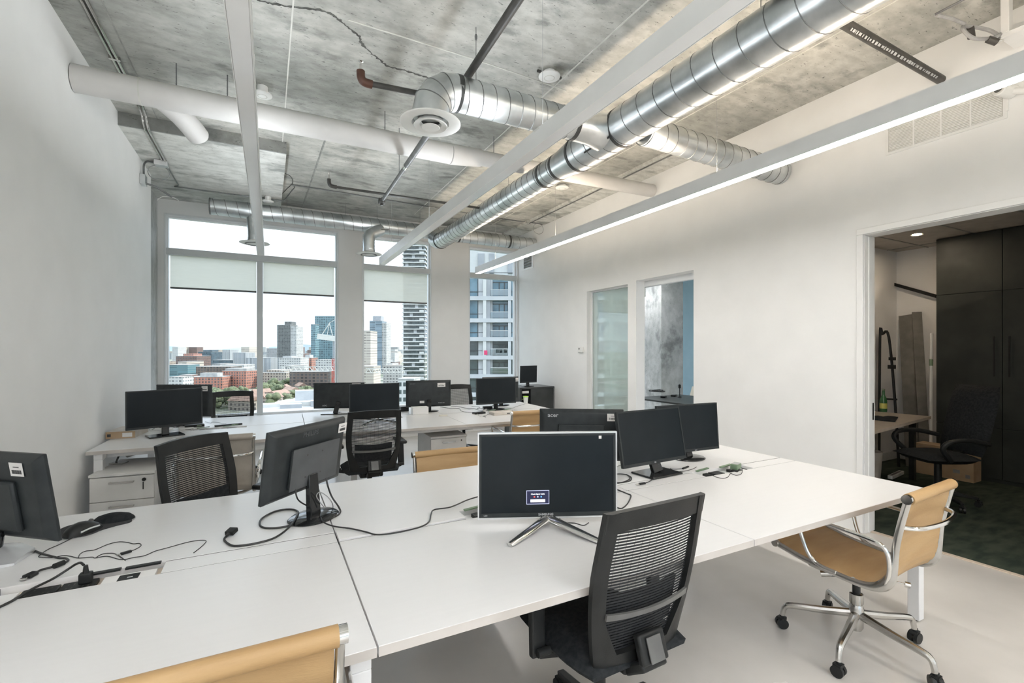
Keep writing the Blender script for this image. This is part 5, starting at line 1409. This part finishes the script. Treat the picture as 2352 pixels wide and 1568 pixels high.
# black high-back chair in the dark room
t = thing('executive_chair', 'black padded high-back chair at the dark room desk', 'chair', (5.83, 2.18, .004), rad(62))
def pad(cx_, cy_, cz_, w, d, h, rx, name, mat='black_fabric'):
    m_ = MB(); rows, off = [], []
    for i in range(9):
        v = -1 + 2 * i / 8; r, o_ = [], []
        for j in range(9):
            u = -1 + 2 * j / 8; e = ((1 - abs(u) ** 4) * (1 - abs(v) ** 4)) ** .5
            ww = w * (1 - .12 * abs(v) ** 3)
            r.append(Vector((u * ww / 2, v * d / 2, h / 2 * e))); o_.append(Vector((u * ww / 2, v * d / 2, -h / 2 * e)))
        rows.append(r); off.append(o_)
    M_ = Matrix.Translation((cx_, cy_, cz_)) @ Matrix.Rotation(rx, 4, 'X')
    rows = [[M_ @ p for p in r] for r in rows]; off = [[M_ @ p for p in r] for r in off]
    return m_.slab(rows, off).build(name, mat, t, smooth=True, angle=70)
pad(0, .02, .46, .50, .50, .10, 0, 'seat'); pad(0, -.30, .82, .50, .68, .12, rad(104), 'backrest')
for s in (-1, 1):
    MB().tube(spline([(s * .26, -.24, .62), (s * .30, -.05, .66), (s * .30, .14, .65), (s * .28, .20, .58), (s * .25, .10, .46)], 5), .022, 10).build('armrest', 'black_plastic', t, smooth=True)
MB().bar((0, -.30, .55), (0, -.05, .41), .09, .03).build('back_bracket', 'black_plastic', t, bev=.005)
MB().tube([(0, 0, .1), (0, 0, .42)], .03, 14).build('gas_column', 'black_plastic', t, smooth=True)
for k in range(5):
    a = .5 + 2 * PI * k / 5; c, s = math.cos(a), math.sin(a)
    MB().bar((c * .02, s * .02, .12), (c * .30, s * .30, .08), .05, .045, w1=.034, h1=.024).build('base_leg', 'black_plastic', t, bev=.005)
    caster(t, c * .30, s * .30, a + 1)
# leaning boards
ln = thing('felt_panel', 'tall folded grey felt panel leaning against the dark room wall', 'panel', (7.2, 0, 0))
MB().bar((.12, 2.96, .0), (.50, 3.20, 1.97), .20, .03, up=(1, 0, 0)).bar((.05, 2.83, .0), (.47, 3.09, 2.0), .10, .03, up=(1, .6, 0)).build('sheet', 'felt_grey', ln, bev=.003)
ln = thing('metal_stand', 'thin black metal stand frame in the corner of the dark room', 'stand', (7.08, 0, 0.004))
MB().tube(spline([(.1, 3.30, 0), (.1, 3.29, 1.65), (.1, 3.26, 1.70), (.1, 3.19, 1.66), (.1, 3.12, .8), (.1, 3.08, 0)], 6), .016, 8).tube([(.1, 3.31, .85), (.1, 3.10, .86)], .012, 8).build('frame', 'black_plastic', ln, smooth=True)
MB().box(.07, .12, 3.12, 3.19, 1.25, 1.30).box(.07, .12, 3.12, 3.18, 1.36, 1.40).build('clamp', 'black_plastic', ln)
ln = thing('sloping_bar', 'slim dark bar sloping down along the dark room back wall', 'rail', (7.73, 0, 0))  # plain dark bar set aslant on the back wall
ra, rb_ = un(2012, 641, 0, 7.70), un(2150, 680, 0, 7.70)
MB().bar((-.03, ra.y, ra.z), (-.03, rb_.y, rb_.z), .03, .04).build('bar', 'black_plastic', ln)
for p in (ra, rb_): MB().box(-.03, .02, p.y - .01, p.y + .01, p.z - .02, p.z + .02).build('bracket', 'black_plastic', ln)
ln = thing('white_tube', 'upright white tube with a green band beside the black wardrobe', 'tube', (7.235, 2.775, 0.004))
MB().tube([(0, 0, 0), (.02, .0, 1.70)], .017, 12).build('tube_body', 'plastic_white', ln, smooth=True)
MB().tube([(.013, 0, 1.30), (.014, 0, 1.38)], .0185, 12).build('green_band', 'green_plastic', ln, smooth=True)
ub = thing('white_bin', 'white paper bin under the dark room desk', 'bin', (6.35, 3.0, .004))
MB().lathe([(.0001, 0), (.09, 0), (.11, .30), (.105, .30), (.088, .008), (.0001, .008)], 20).build('bin_body', 'cardboard_print', ub, smooth=True)
ub = thing('power_strip', 'white power strip on the carpet under the dark room desk', 'power outlet', (6.6, 2.86, .004), rad(8))
MB().box(-.20, .20, -.025, .025, 0, .04).build('body', 'plastic_white', ub, bev=.005); MB().box(-.17, .17, -.012, .012, .04, .042).build('sockets', 'grey_plastic', ub)
dl = un(2106, 539, 2, 2.85)
DLS = [(dl.x, dl.y, 'small warm downlight in the dark room ceiling'), (5.6, .4, 'added unseen fill downlight in the dark room outside the doorway view'), (5.6, -1.4, 'added unseen fill downlight at the hidden end of the dark room')]  # only the first is visible; the other two are added for brightness
for (x_, y_, lab) in DLS:
  t = thing('downlight', lab, 'lamp', (x_, y_, 2.85))
  MB().lathe([(.045, .004), (.060, .0), (.060, -.004), (.045, -.002)], 24, caps=False).build('trim_ring', 'plastic_white', t, smooth=True)
  MB().lathe([(.0001, .001), (.045, .001)], 24).build('lens', 'downlight_on', t)
# ================================================================== meeting room
mt = thing('meeting_table', 'black glossy meeting table seen through the doorway', 'table', (0, 0, 0))
MB().box(5.24, 6.30, 3.95, 5.86, TT - .025, TT).build('tabletop', 'black_laminate', mt, bev=.003)
for (x, y) in ((5.32, 4.05), (6.2, 4.05), (6.2, 5.75), (5.32, 5.75)): MB().box(x - .03, x + .03, y - .03, y + .03, .003, TT - .025).build('leg', 'black_plastic', mt)
def shell_chair(lab, x, y, rot, mat):
    t = thing('shell_chair', lab, 'chair', (x, y, .003), rad(rot), group='cream chairs in the meeting room')
    rows, off = [], []
    pr = spline([(0, .24, .45), (0, .10, .44), (0, -.12, .44), (0, -.20, .49), (0, -.23, .60), (0, -.26, .84)], 4)
    for i, p in enumerate(pr):
        r, o_ = [], []
        hwid = .23 - .05 * max(0, p.z - .6) / .24
        for j in range(9):
            u = -1 + 2 * j / 8; q = Vector((u * hwid, p.y + .04 * u * u * (p.z > .5), p.z + .03 * u * u * (p.z <= .5)))
            r.append(q); o_.append(q + Vector((0, -.008 if p.z > .5 else 0, -.008 if p.z <= .5 else 0)))
        rows.append(r); off.append(o_)
    MB().slab(rows, off).build('shell', mat, t, smooth=True, angle=60)
    for sx in (-1, 1):
        for sy in (-1, 1): MB().tube([(sx * .12, sy * .12, .43), (sx * .20, sy * .20, 0)], .012, 10).build('leg', 'cast_aluminium', t, smooth=True)
p = un(1584, 880, 0, 6.62)
shell_chair('cream shell chair beyond the meeting table', 6.55, p.y - .1, 90, 'cream_plastic')
p = un(1487, 915, 0, 5.15)
shell_chair('beige shell chair at the near side of the meeting table', 4.98, p.y - .1, -90, 'backlit_tan_beige')
for (lab, u, v, w, d) in (('black conference phone puck near the table edge', 1524, 913, .12, .07), ('black remote on the meeting table', 1548, 910, .12, .08)):
    q = un(u, v, 2, TT); t = thing('conference_device', lab, 'device', (q.x, q.y, TT), rad(30))
    MB().box(-w / 2, w / 2, -d / 2, d / 2, .0005, .03).build('body', 'black_plastic', t, bev=.006); MB().box(-w / 3, -w / 6, -d / 3, d / 3, .030, .032).build('silver_key', 'silver_gloss', t)
q = un(1561, 912, 2, TT); t = thing('table_microphone', 'slim upright microphone on the meeting table', 'microphone', (q.x, q.y, TT))
MB().lathe([(.03, 0), (.03, .01), (.006, .02), (.006, .14), (.02, .15), (.02, .20), (.0001, .21)], 16).build('stem_and_head', 'black_plastic', t, smooth=True)
q = un(1510, 900, 2, TT); t = thing('cable', 'heap of black cables at the far end of the meeting table', 'cable', (0, 0, 0), group='loose cables')
random.seed(5)
MB().tube(spline([(q.x + random.uniform(-.15, .15), q.y + random.uniform(-.12, .12), TT + .008 + .03 * random.random()) for _ in range(16)], 5), .007, 8).build('cord', 'cable_black', t, smooth=True)
# ================================================================== the city outside
GZ = -44.0
CITY = 0.66       # darkens outdoor colours to offset the overbright sky
_noisy, _facade = noisy, facade
def noisy(name, c0, c1, *a, **k): return _noisy(name, tuple(x * CITY for x in c0), tuple(x * CITY for x in c1), *a, **k)
def facade(name, w_, g_, *a, **k): return _facade(name, tuple(x * CITY for x in w_), tuple(x * CITY for x in g_), *a, **k)
noisy('city_ground', (0.13, 0.17, 0.09), (0.34, 0.33, 0.29), 0.02, 0.9, detail=8, lo=.4, hi=.6)
noisy('hill_haze', (0.30, 0.38, 0.42), (0.38, 0.45, 0.48), 0.003, 0.9)  # bluish grey stands in for haze over the distance
noisy('roof_grey', (0.36, 0.36, 0.35), (0.48, 0.47, 0.45), 0.3, 0.8)
noisy('roof_white', (0.44, 0.45, 0.445), (0.58, 0.58, 0.57), 0.2, 0.7)
noisy('roof_red', (0.30, 0.19, 0.14), (0.40, 0.27, 0.21), 0.4, 0.8)
noisy('leaf_green', (0.075, 0.105, 0.045), (0.20, 0.225, 0.115), 0.55, 0.8, lo=.35, hi=.65, bump=.5, bscale=2)
noisy('bark', (0.10, 0.075, 0.05), (0.16, 0.12, 0.08), 2, 0.9)
noisy('slab_white', (0.68, 0.69, 0.68), (0.78, 0.79, 0.78), 0.5, 0.6)
noisy('panel_grey', (0.40, 0.42, 0.45), (0.48, 0.50, 0.53), 0.5, 0.5)
noisy('panel_light', (0.58, 0.60, 0.63), (0.66, 0.68, 0.70), 0.5, 0.5)
noisy('tower_glass_blue', (0.06, 0.16, 0.22), (0.20, 0.36, 0.46), 0.35, 0.08, spec=.8)
noisy('tower_glass_dark', (0.045, 0.065, 0.07), (0.14, 0.18, 0.18), 0.4, 0.10, spec=.7)
noisy('tower_glass_green', (0.10, 0.22, 0.22), (0.26, 0.42, 0.42), 0.35, 0.10, spec=.7)
noisy('crane_red', (0.62, 0.06, 0.04), (0.72, 0.10, 0.07), 0.5, 0.5)
noisy('crane_white', (0.74, 0.73, 0.69), (0.82, 0.81, 0.77), 0.5, 0.5)
noisy('pink_sign', (0.80, 0.03, 0.16), (0.86, 0.06, 0.20), 0.5, 0.5)
facade('f_brick', (0.56, 0.255, 0.185), (0.16, 0.14, 0.14), 3.0, 3.2, .62, .52)
facade('f_darkbrick', (0.24, 0.155, 0.135), (0.10, 0.10, 0.10), 3.2, 3.0, .55, .55)
facade('f_teal', (0.16, 0.27, 0.29), (0.10, 0.20, 0.23), 3.2, 50, .55, .97)
facade('f_glassdark', (0.10, 0.15, 0.18), (0.06, 0.10, 0.13), 3.4, 2.4, .7, .8)
facade('f_stripe', (0.56, 0.58, 0.59), (0.22, 0.25, 0.28), 40, 2.2, .99, .45)
facade('f_tower_dark', (0.20, 0.21, 0.20), (0.075, 0.085, 0.085), 3.1, 3.6, .68, .78)
facade('f_tower_balc', (0.62, 0.62, 0.60), (0.28, 0.29, 0.29), 3.1, 3.2, .5, .7)
facade('f_tower_teal', (0.24, 0.38, 0.42), (0.075, 0.15, 0.18), 3.2, 4.0, .66, .82)
facade('f_tower_blue', (0.34, 0.43, 0.49), (0.16, 0.23, 0.29), 3.1, 30, .58, .96)
facade('f_cream', (0.66, 0.60, 0.52), (0.42, 0.37, 0.33), 2.9, 60, .42, .99)
facade('f_beige', (0.50, 0.44, 0.37), (0.16, 0.14, 0.13), 3.2, 3.6, .55, .5)
facade('f_brown', (0.20, 0.155, 0.13), (0.085, 0.08, 0.08), 3.4, 4.2, .6, .62)
facade('f_white', (0.66, 0.66, 0.64), (0.28, 0.29, 0.30), 3.4, 3.6, .45, .62)
facade('f_misc', (0.42, 0.42, 0.42), (0.22, 0.24, 0.26), 3.3, 3.3, .5, .6)
struct('ground', MB().box(-6000, 6000, -3000, 9000, GZ - 5, GZ), 'city_ground')
hm = MB(); rows = []
for i in range(60):
    u = -200 + 2600 * i / 59
    top = 797 - 5 * math.sin(i * .7) - 3 * math.sin(i * 1.9 + 1) if u < 1000 else 800
    a = far(u, top, 6500); b = far(u, 812, 6400); b.z = GZ
    rows.append([b, a, far(u, top, 7200)])
hm.grid(rows).build('hills', 'hill_haze', smooth=True)['kind'] = 'structure'

def bld(name, lab, u0, u1, vt, d, dep, mat, roof='roof_grey', yaw=0.0, cap=None, side=None, cat='building', grp=None):
    c = far((u0 + u1) / 2, 803, d); w = (u1 - u0) / FPX * d; h = CAMH + (803 - vt) / FPX * d - GZ
    t = thing(name, lab, cat, (c.x, c.y, GZ), -YAW + rad(yaw), group=grp)
    b = MB().box(-w / 2, w / 2, 0, dep, 0, h).build('walls', mat, t)
    MB().box(-w / 2 - .2, w / 2 + .2, -.2, dep + .2, h, h + .5).build('roof', roof, t)
    if cap:
        for (a, b_, v2, m2) in cap:
            x0, x1 = -w / 2 + w * a, -w / 2 + w * b_; h2 = CAMH + (803 - v2) / FPX * d - GZ
            MB().box(x0, x1, dep * .2, dep * .8, h + .5, h2).build('roof_block', m2, t)
    if side:
        # balcony face proud of the right side, pale partly to imitate sun on it
        MB().box(w / 2 + .01, w / 2 + .01 + side / FPX * d, 1.0, dep, 0, h - 3).build('balcony_face', 'f_tower_balc', t)
    return t
bld('brick_building', 'long pink brick building with rows of windows below the wide window', 434, 508, 866, 520, 22, 'f_brick', yaw=8, cap=[(.3, .8, 857, 'roof_white')])
bld('brick_building', 'taller pink brick wing beside the trees, left of the mullion', 508, 567, 852, 545, 26, 'f_brick', yaw=-6, cap=[(.0, .9, 846, 'roof_grey')])
bld('brick_building', 'dark brick wing at the left end of the pink brick building', 414, 436, 862, 540, 20, 'f_darkbrick', yaw=14)
bld('white_block', 'small white block at the bottom left of the wide window', 386, 420, 866, 470, 16, 'f_white')
bld('glass_building', 'low teal glass building at the left window edge', 388, 430, 838, 680, 30, 'f_teal', yaw=5)
bld('brick_building', 'stepped red brick building behind the teal glass one', 404, 452, 818, 850, 40, 'f_darkbrick', cap=[(.2, .7, 812, 'f_brick')])
bld('office_tower', 'squat dark glass office block on the skyline left of the mullion', 455, 486, 808, 950, 35, 'f_glassdark', cap=[(.2, .85, 803.5, 'f_glassdark')])
bld('grey_block', 'grey block with vertical stripes left of the mullion', 535, 564, 810, 800, 30, 'f_stripe', 'roof_white')
bld('grey_block', 'paler striped block touching the mullion', 565, 622, 822, 760, 30, 'f_stripe', 'roof_white')
bld('dark_roof_block', 'low dark roofed block behind the pink brick building', 450, 530, 842, 640, 26, 'f_brown', 'roof_grey')
bld('dark_roof_block', 'flat charcoal block on the skyline in the middle', 489, 535, 827, 820, 26, 'f_glassdark', 'roof_grey')
bld('white_block', 'flat white roofed block behind the charcoal one', 510, 560, 838, 700, 30, 'f_white', 'roof_white')
bld('residential_tower', 'dark grey residential tower right of the mullion', 636, 667, 746, 1000, 30, 'f_tower_dark', yaw=-4, cap=[(.45, .99, 738, 'f_tower_dark')], side=14)
bld('glass_tower', 'teal glass tower at the right edge of the wide window', 724, 772, 726, 850, 34, 'f_tower_teal', yaw=4)
bld('glass_tower', 'lower teal glass shaft standing against the teal tower', 714.5, 724, 745, 805, 20, 'f_tower_teal', yaw=4)
bld('residential_tower', 'blue grey tower in the middle window', 849, 877, 737, 900, 34, 'f_tower_blue', cap=[(.18, .85, 725, 'panel_grey')], side=10)
bld('residential_tower', 'cream banded tower at the left edge of the middle window', 832, 851, 760, 520, 26, 'f_cream')
bld('residential_tower', 'cream stepped base below the cream banded tower', 826, 858, 842, 480, 26, 'f_cream')
bld('brown_block', 'dark brown block behind the trees right of the mullion', 666, 752, 854, 520, 24, 'f_brown', 'roof_grey', yaw=3)
bld('beige_block', 'beige stepped apartments right of the mullion', 596, 660, 856, 560, 30, 'f_beige', 'roof_white', yaw=-8, cap=[(.1, .8, 850, 'f_beige')])
bld('white_block', 'white flat block below the dark residential tower', 640, 690, 822, 720, 30, 'f_white', 'roof_white', cap=[(.1, .5, 818, 'roof_white')])
bld('brick_building', 'small red brick block between the two towers', 690, 716, 822, 760, 24, 'f_brick', 'roof_white', cap=[(.3, .7, 815, 'roof_white')])
bld('white_block', 'pale block under the teal tower', 725, 775, 826, 640, 24, 'f_white', 'roof_white')
bld('grey_block', 'grey mid-rise left of the dark residential tower', 612, 636, 800, 1400, 40, 'f_misc')
bld('white_block', 'pale low block with white bands left of the tall striped tower', 880, 924, 840, 560, 30, 'f_white')
random.seed(21)
FOOT = []
def clash(x, y, r):
    if any((x - a) ** 2 + (y - b) ** 2 < (r + c_) ** 2 for a, b, c_ in FOOT): return True
    FOOT.append((x, y, r)); return False
for o_ in list(bpy.data.objects):
    if o_.get('category') == 'building':
        w_ = [c_ for c_ in o_.children if c_.name.startswith('walls')][0].dimensions
        n_ = max(1, int(w_.x / max(w_.y, 1) + .5)); R0 = Matrix.Rotation(o_.rotation_euler.z, 2)
        for q_ in range(n_):
            p_ = R0 @ Vector(((q_ + .5) / n_ * w_.x - w_.x / 2, w_.y / 2)); FOOT.append((o_.location.x + p_.x, o_.location.y + p_.y, max(w_.y, w_.x / n_) * .62))
for i in range(260):
    u = random.choice([random.uniform(386, 600), random.uniform(600, 775), random.uniform(880, 925), random.uniform(-350, 380)]); d = random.uniform(640, 1100) if i < 95 else random.uniform(1000, 3600)
    w = random.uniform(9, 26); vt = 803 - random.uniform(-14, 4) + 3
    vt = max(vt, 800) if random.random() < .85 else 797
    if d < 1100: vt = 803 + 30 * FPX / d * random.uniform(.55, 1.0)
    cc_ = far(u, 803, d + 20)
    if clash(cc_.x, cc_.y, max(w / FPX * d, 40) * .6): continue
    bld('distant_building', 'small low building in the far cityscape', u - w / 2, u + w / 2, vt, d, 40, random.choice(['f_misc', 'f_white', 'f_beige', 'f_darkbrick', 'f_stripe', 'f_cream']), grp='distant skyline buildings')
# houses with red roofs between the trees
def house(lab, u, v, w, d_, hgt, yaw):
    d = (CAMH - GZ) * FPX / (v - 803); c = far(u, v, d)
    FOOT.append((c.x, c.y, w * .62))
    t = thing('house', lab, 'house', (c.x, c.y, GZ), rad(yaw), group='red roofed houses among the trees')
    MB().box(-w / 2, w / 2, -d_ / 2, d_ / 2, 0, hgt).build('walls', 'f_beige', t)
    m_ = MB(); e = .6; A = [(-w / 2 - e, -d_ / 2 - e, hgt), (w / 2 + e, -d_ / 2 - e, hgt), (w / 2 + e, d_ / 2 + e, hgt), (-w / 2 - e, d_ / 2 + e, hgt), (-w / 2 - e, 0, hgt + d_ * .35), (w / 2 + e, 0, hgt + d_ * .35)]
    m_.add(A, [(0, 1, 5, 4), (2, 3, 4, 5), (1, 2, 5), (3, 0, 4), (3, 2, 1, 0)]).build('roof', 'roof_red', t)
for i, (u, v, w) in enumerate([(578, 930, 18), (600, 918, 14), (622, 932, 16), (640, 922, 22), (655, 905, 15), (692, 900, 18), (668, 912, 14), (560, 940, 20), (705, 920, 12)]):
    house('red roofed house among the park trees', u, v, w, 9, 7, 20 * i)
# trees
def crown_mesh(seed):
    random.seed(seed); bm = bmesh.new()
    for k in range(9):
        r = random.uniform(1.7, 3.1); p = Vector((random.uniform(-2.6, 2.6), random.uniform(-2.6, 2.6), random.uniform(4.2, 8.2)))
        res = bmesh.ops.create_icosphere(bm, subdivisions=2, radius=r, matrix=Matrix.Translation(p))
        for v_ in res['verts']:
            n_ = (v_.co - p).normalized(); v_.co += n_ * random.uniform(-.35, .35)
    me = bpy.data.meshes.new('crown'); bm.to_mesh(me); bm.free(); me.materials.append(MATS['leaf_green']); me.shade_smooth(); return me
crowns = [crown_mesh(s) for s in (1, 2, 3, 4)]
trunk = MB().tube([(0, 0, 0), (.1, 0, 3), (0, .1, 6)], [.35, .28, .15], 8).mesh('trunk', 'bark', True)
random.seed(77)
for i in range(520):
    v = random.uniform(880, 944); u = random.uniform(455, 740) if v < 925 else random.uniform(470, 715)
    if i % 4 == 3: u -= 420
    if u < 600 and v < 914: continue
    d = (CAMH - GZ) * FPX / (v - 803); c = far(u, v, d)
    s = random.uniform(.75, 1.35)
    if clash(c.x, c.y, 4.3 * s): continue
    t = thing('park_tree', 'green leafy tree in the park below the wide window', 'tree', (c.x, c.y, GZ), random.random() * 6, group='park trees below the window')
    t.scale = (s, s, s * random.uniform(.8, 1.1))
    share('crown', crowns[i % 4], t); share('trunk', trunk, t)
# neighbouring white roof just below the sill
nr = thing('podium_roof', 'white flat roof with vents just below the wide window', 'building', (0, 0, 0))
q = [far(u, v, 13.5 * FPX / (v - 803)) for u, v in ((575, 948), (640, 921), (690, 913), (790, 917), (790, 945))]
MB().prism([(p.x, p.y) for p in q], GZ, -12.4).build('walls', 'f_white', nr)
MB().prism([(p.x, p.y) for p in q], -12.39, -11.9).build('roof', 'roof_white', nr)
for (u, v, w, h, m_) in ((625, 934, 6, .8, 'slab_white'), (668, 936, 4.5, .9, 'panel_grey'), (708, 922, 6, 3.0, 'panel_light'), (712, 930, 7, 1.0, 'crane_white'), (735, 932, 4, 1.4, 'panel_grey')):
    p = far(u, v, 13.4 * FPX / (v - 803)); MB().box(p.x - w / 2, p.x + w / 2, p.y - 1.5, p.y + 1.5, -11.9, -11.9 + h).build('roof_unit', m_, nr)
# tower crane: red mast, white counter jib
p = far(767, 803, 320)
t = thing('tower_crane', 'tower crane with red mast and white jib at the edge of the wide window', 'crane', (p.x, p.y, GZ), -YAW)
def Z(v, d): return CAMH + (803 - v) / FPX * d - GZ
ms = MB(); w = 1.0
def lattice(m_, z0, z1, w, n):
    for sx in (-1, 1):
        for sy in (-1, 1): m_.bar((sx * w, sy * w, z0), (sx * w, sy * w, z1), .28, .28, up=(0, 1, 0))
    for k in range(n):
        a, b = z0 + (z1 - z0) * k / n, z0 + (z1 - z0) * (k + 1) / n; s = 1 if k % 2 else -1
        m_.bar((-s * w, -w, a), (s * w, -w, b), .2, .2, up=(0, 1, 0)); m_.bar((-s * w, w, a), (s * w, w, b), .2, .2, up=(0, 1, 0))
    return m_
lattice(MB(), 0, Z(823, 320), 1.0, 14).build('mast', 'crane_red', t)
lattice(MB(), Z(823, 320), Z(780, 320), .5, 10).build('upper_mast', 'panel_grey', t)
MB().bar((-11, 0, Z(772, 320)), (1.5, 0, Z(778, 320)), 2.2, 3.6, up=(0, 0, 1)).build('counter_jib', 'crane_white', t)
MB().bar((-8, 0, Z(768, 320)), (-3.0, 0, Z(742, 320)), .4, .4).bar((-1, 0, Z(770, 320)), (-3, 0, Z(742, 320)), .4, .4).bar((-3.4, 0, Z(742, 320)), (4, 0, Z(728, 320)), .3, .3).bar((-4.5, 0, Z(768, 320)), (-3.0, 0, Z(742, 320)), .3, .3).build('tie_frame', 'crane_white', t)
# white lattice jib of a second crane
t = thing('crane_jib', 'long white lattice crane jib lying across the view', 'crane', far(700, 803, 300), -YAW)
m_ = MB(); x0, x1 = (645 - 700) / FPX * 300, (765 - 700) / FPX * 300
def truss(m_, x0, x1, za, zb, n):
    m_.bar((x0, 0, za), (x1, 0, za), .35, .35).bar((x0, 0, zb), (x1, 0, zb), .35, .35)
    for k in range(n):
        a, b = x0 + (x1 - x0) * k / n, x0 + (x1 - x0) * (k + 1) / n; s = k % 2
        m_.bar((a, 0, zb if s else za), (b, 0, za if s else zb), .3, .3, up=(0, 1, 0))
    return m_
truss(m_, x0, x1, -(851 - 803) / FPX * 300, -(842 - 803) / FPX * 300, 20).build('lattice', 'crane_white', t)
m_ = MB(); truss(m_, (840 - 700) / FPX * 300, (930 - 700) / FPX * 300, -(856 - 803) / FPX * 300, -(846 - 803) / FPX * 300, 14).build('lattice', 'crane_white', t)
# tall striped tower
d = 340; c = far(950, 803, d); w = 54 / FPX * d
t = thing('striped_tower', 'tall tower with white balcony bands in the middle window', 'building', (c.x, c.y, GZ), -YAW)
H = Z(525, d)
MB().box(-w / 2 + .8, w / 2 - .8, 1.2, 20, 0, H).build('glass_core', 'tower_glass_dark', t)
sl = MB().prism([(-w / 2, 0.2), (-w / 4, -.9), (0, 0.0), (w / 6, -.7), (w / 2, 0.1), (w / 2, 21), (-w / 2, 21)], 0, .75).mesh('floor_slab', 'slab_white')
pnl = MB().box(0, 3.0, -.5, .3, 0, 1.5).mesh('balcony_panel', 'slab_white')
pn2 = MB().box(0, 2.2, .9, 1.3, 0, 2.2).mesh('window_panel', 'panel_light')
k = 0; z = 3.0
random.seed(9)
while z < H:
    share('floor_slab', sl, t, (0, 0, z))
    if k % 2: share('balcony_panel', pnl, t, (w / 2 - 4.2, 0, z + .7))
    if k % 2 == 0: share('window_panel', pn2, t, (random.uniform(-w / 2 + 1, w / 2 - 4), 0, z + .75))
    z += 3.0; k += 1
# white podium with windows in front of the tower foot
t = bld('white_block', 'white windowed block at the foot of the striped tower', 915, 950, 872, 200, 14, 'slab_white', 'roof_white')
for i in range(8):
    for j in range(3): MB().box(-3.2 + j * 2.0, -1.9 + j * 2.0, -.05, .02, 30 - i * 3.2, 31.7 - i * 3.2).build('window', 'tower_glass_dark', t)

# near apartment building filling the right window
d = 75.0; c = far(1078, 803, d)
t = thing('apartment_building', 'grey apartment building with balconies filling the right window', 'building', (c.x, c.y, CAMH), -YAW)
def X(u): return (u - 1078) / FPX * d
def V(v): return (803 - v) / FPX * d
bands = [990, 948, 906, 863.7, 820.8, 778.6, 735.7, 684.7, 634]
MB().box(X(985), X(1560), 1.6, 16, GZ - CAMH, V(640)).build('core', 'tower_glass_green', t)
BAY = [(1018, 60), (1078, 0), (1175, -97)]
for i in range(len(bands) - 1):
    lo, hi = bands[i], bands[i + 1]
    zb, zt = V(lo), V(hi)
    MB().box(X(985), X(1560), -.15, 1.6, zb - .32, zb + .32).build('floor_band', 'panel_light', t)
    z0, z1 = zb + .32, zt - .32
    for off in (-97, 0, 97, 194, 291, 388):
        def U(u): return X(u + off)
        gl_ = 'tower_glass_blue' if i >= 5 else 'tower_glass_dark'
        g_ = MB().box(U(1078), U(1098), .55, .62, z0, z1).build('window', gl_, t)
        MB().bar((U(1097.3), .50, z0), (U(1097.3), .50, z1), .12, .12, up=(0, 1, 0)).bar((U(1078), .50, z0 + .75), (U(1109), .50, z0 + .75), .1, .1).build('window_bar', 'charcoal_laminate', g_)
        MB().box(U(1098), U(1109), .45, .60, z0, z1).build('wall_panel', 'panel_light', t)
        MB().box(U(1109.5), U(1117), -.1, .7, z0, z1).build('pilaster', 'slab_white', t)
        MB().box(U(1117), U(1126), .15, .7, z0, z1).build('wall_panel', 'panel_grey', t)
        MB().box(U(1126), U(1131), .6, .8, z0, z1).build('wall_panel', 'panel_light', t)
        b_ = MB().box(U(1131), U(1166), 1.15, 1.22, z0, z1).build('balcony_door', 'tower_glass_dark' if i < 5 else 'tower_glass_blue', t)
        MB().bar((U(1146), 1.1, z0), (U(1146), 1.1, z1 - .5), .12, .1, up=(0, 1, 0)).bar((U(1131), 1.1, z1 - .5), (U(1166), 1.1, z1 - .5), .12, .1).bar((U(1158), 1.1, z0), (U(1158), 1.1, z1 - .5), .12, .1, up=(0, 1, 0)).build('door_frame', 'charcoal_laminate', b_)
        r_ = MB().box(U(1127), U(1167), -.02, .02, z0 + .1, z0 + 1.0).build('balcony_glass', 'balcony_glass', t)
        MB().bar((U(1126.5), 0, z0 + 1.05), (U(1167), 0, z0 + 1.05), .08, .08).build('rail', 'slab_white', r_)
        MB().box(U(1167), U(1174), -.1, .7, z0, z1).build('pilaster', 'panel_light', t)
MB().box(X(1112), X(1119.5), -.16, -.1, V(814.5), V(804.5)).build('pink_notice', 'pink_sign', t)
# roof storey
MB().box(X(985), X(1560), 2.5, 14, V(634), V(540)).build('roof_storey', 'slab_white', t)
for (a, b) in ((1095, 1110), (1122, 1133), (1166, 1178), (1190, 1200)):
    MB().box(X(a), X(b), 2.3, 2.5, V(622), V(575)).build('roof_window', 'panel_grey', t)
MB().bar((X(985), .2, V(626)), (X(1560), .2, V(626)), .1, .1).build('roof_rail', 'charcoal_laminate', t)
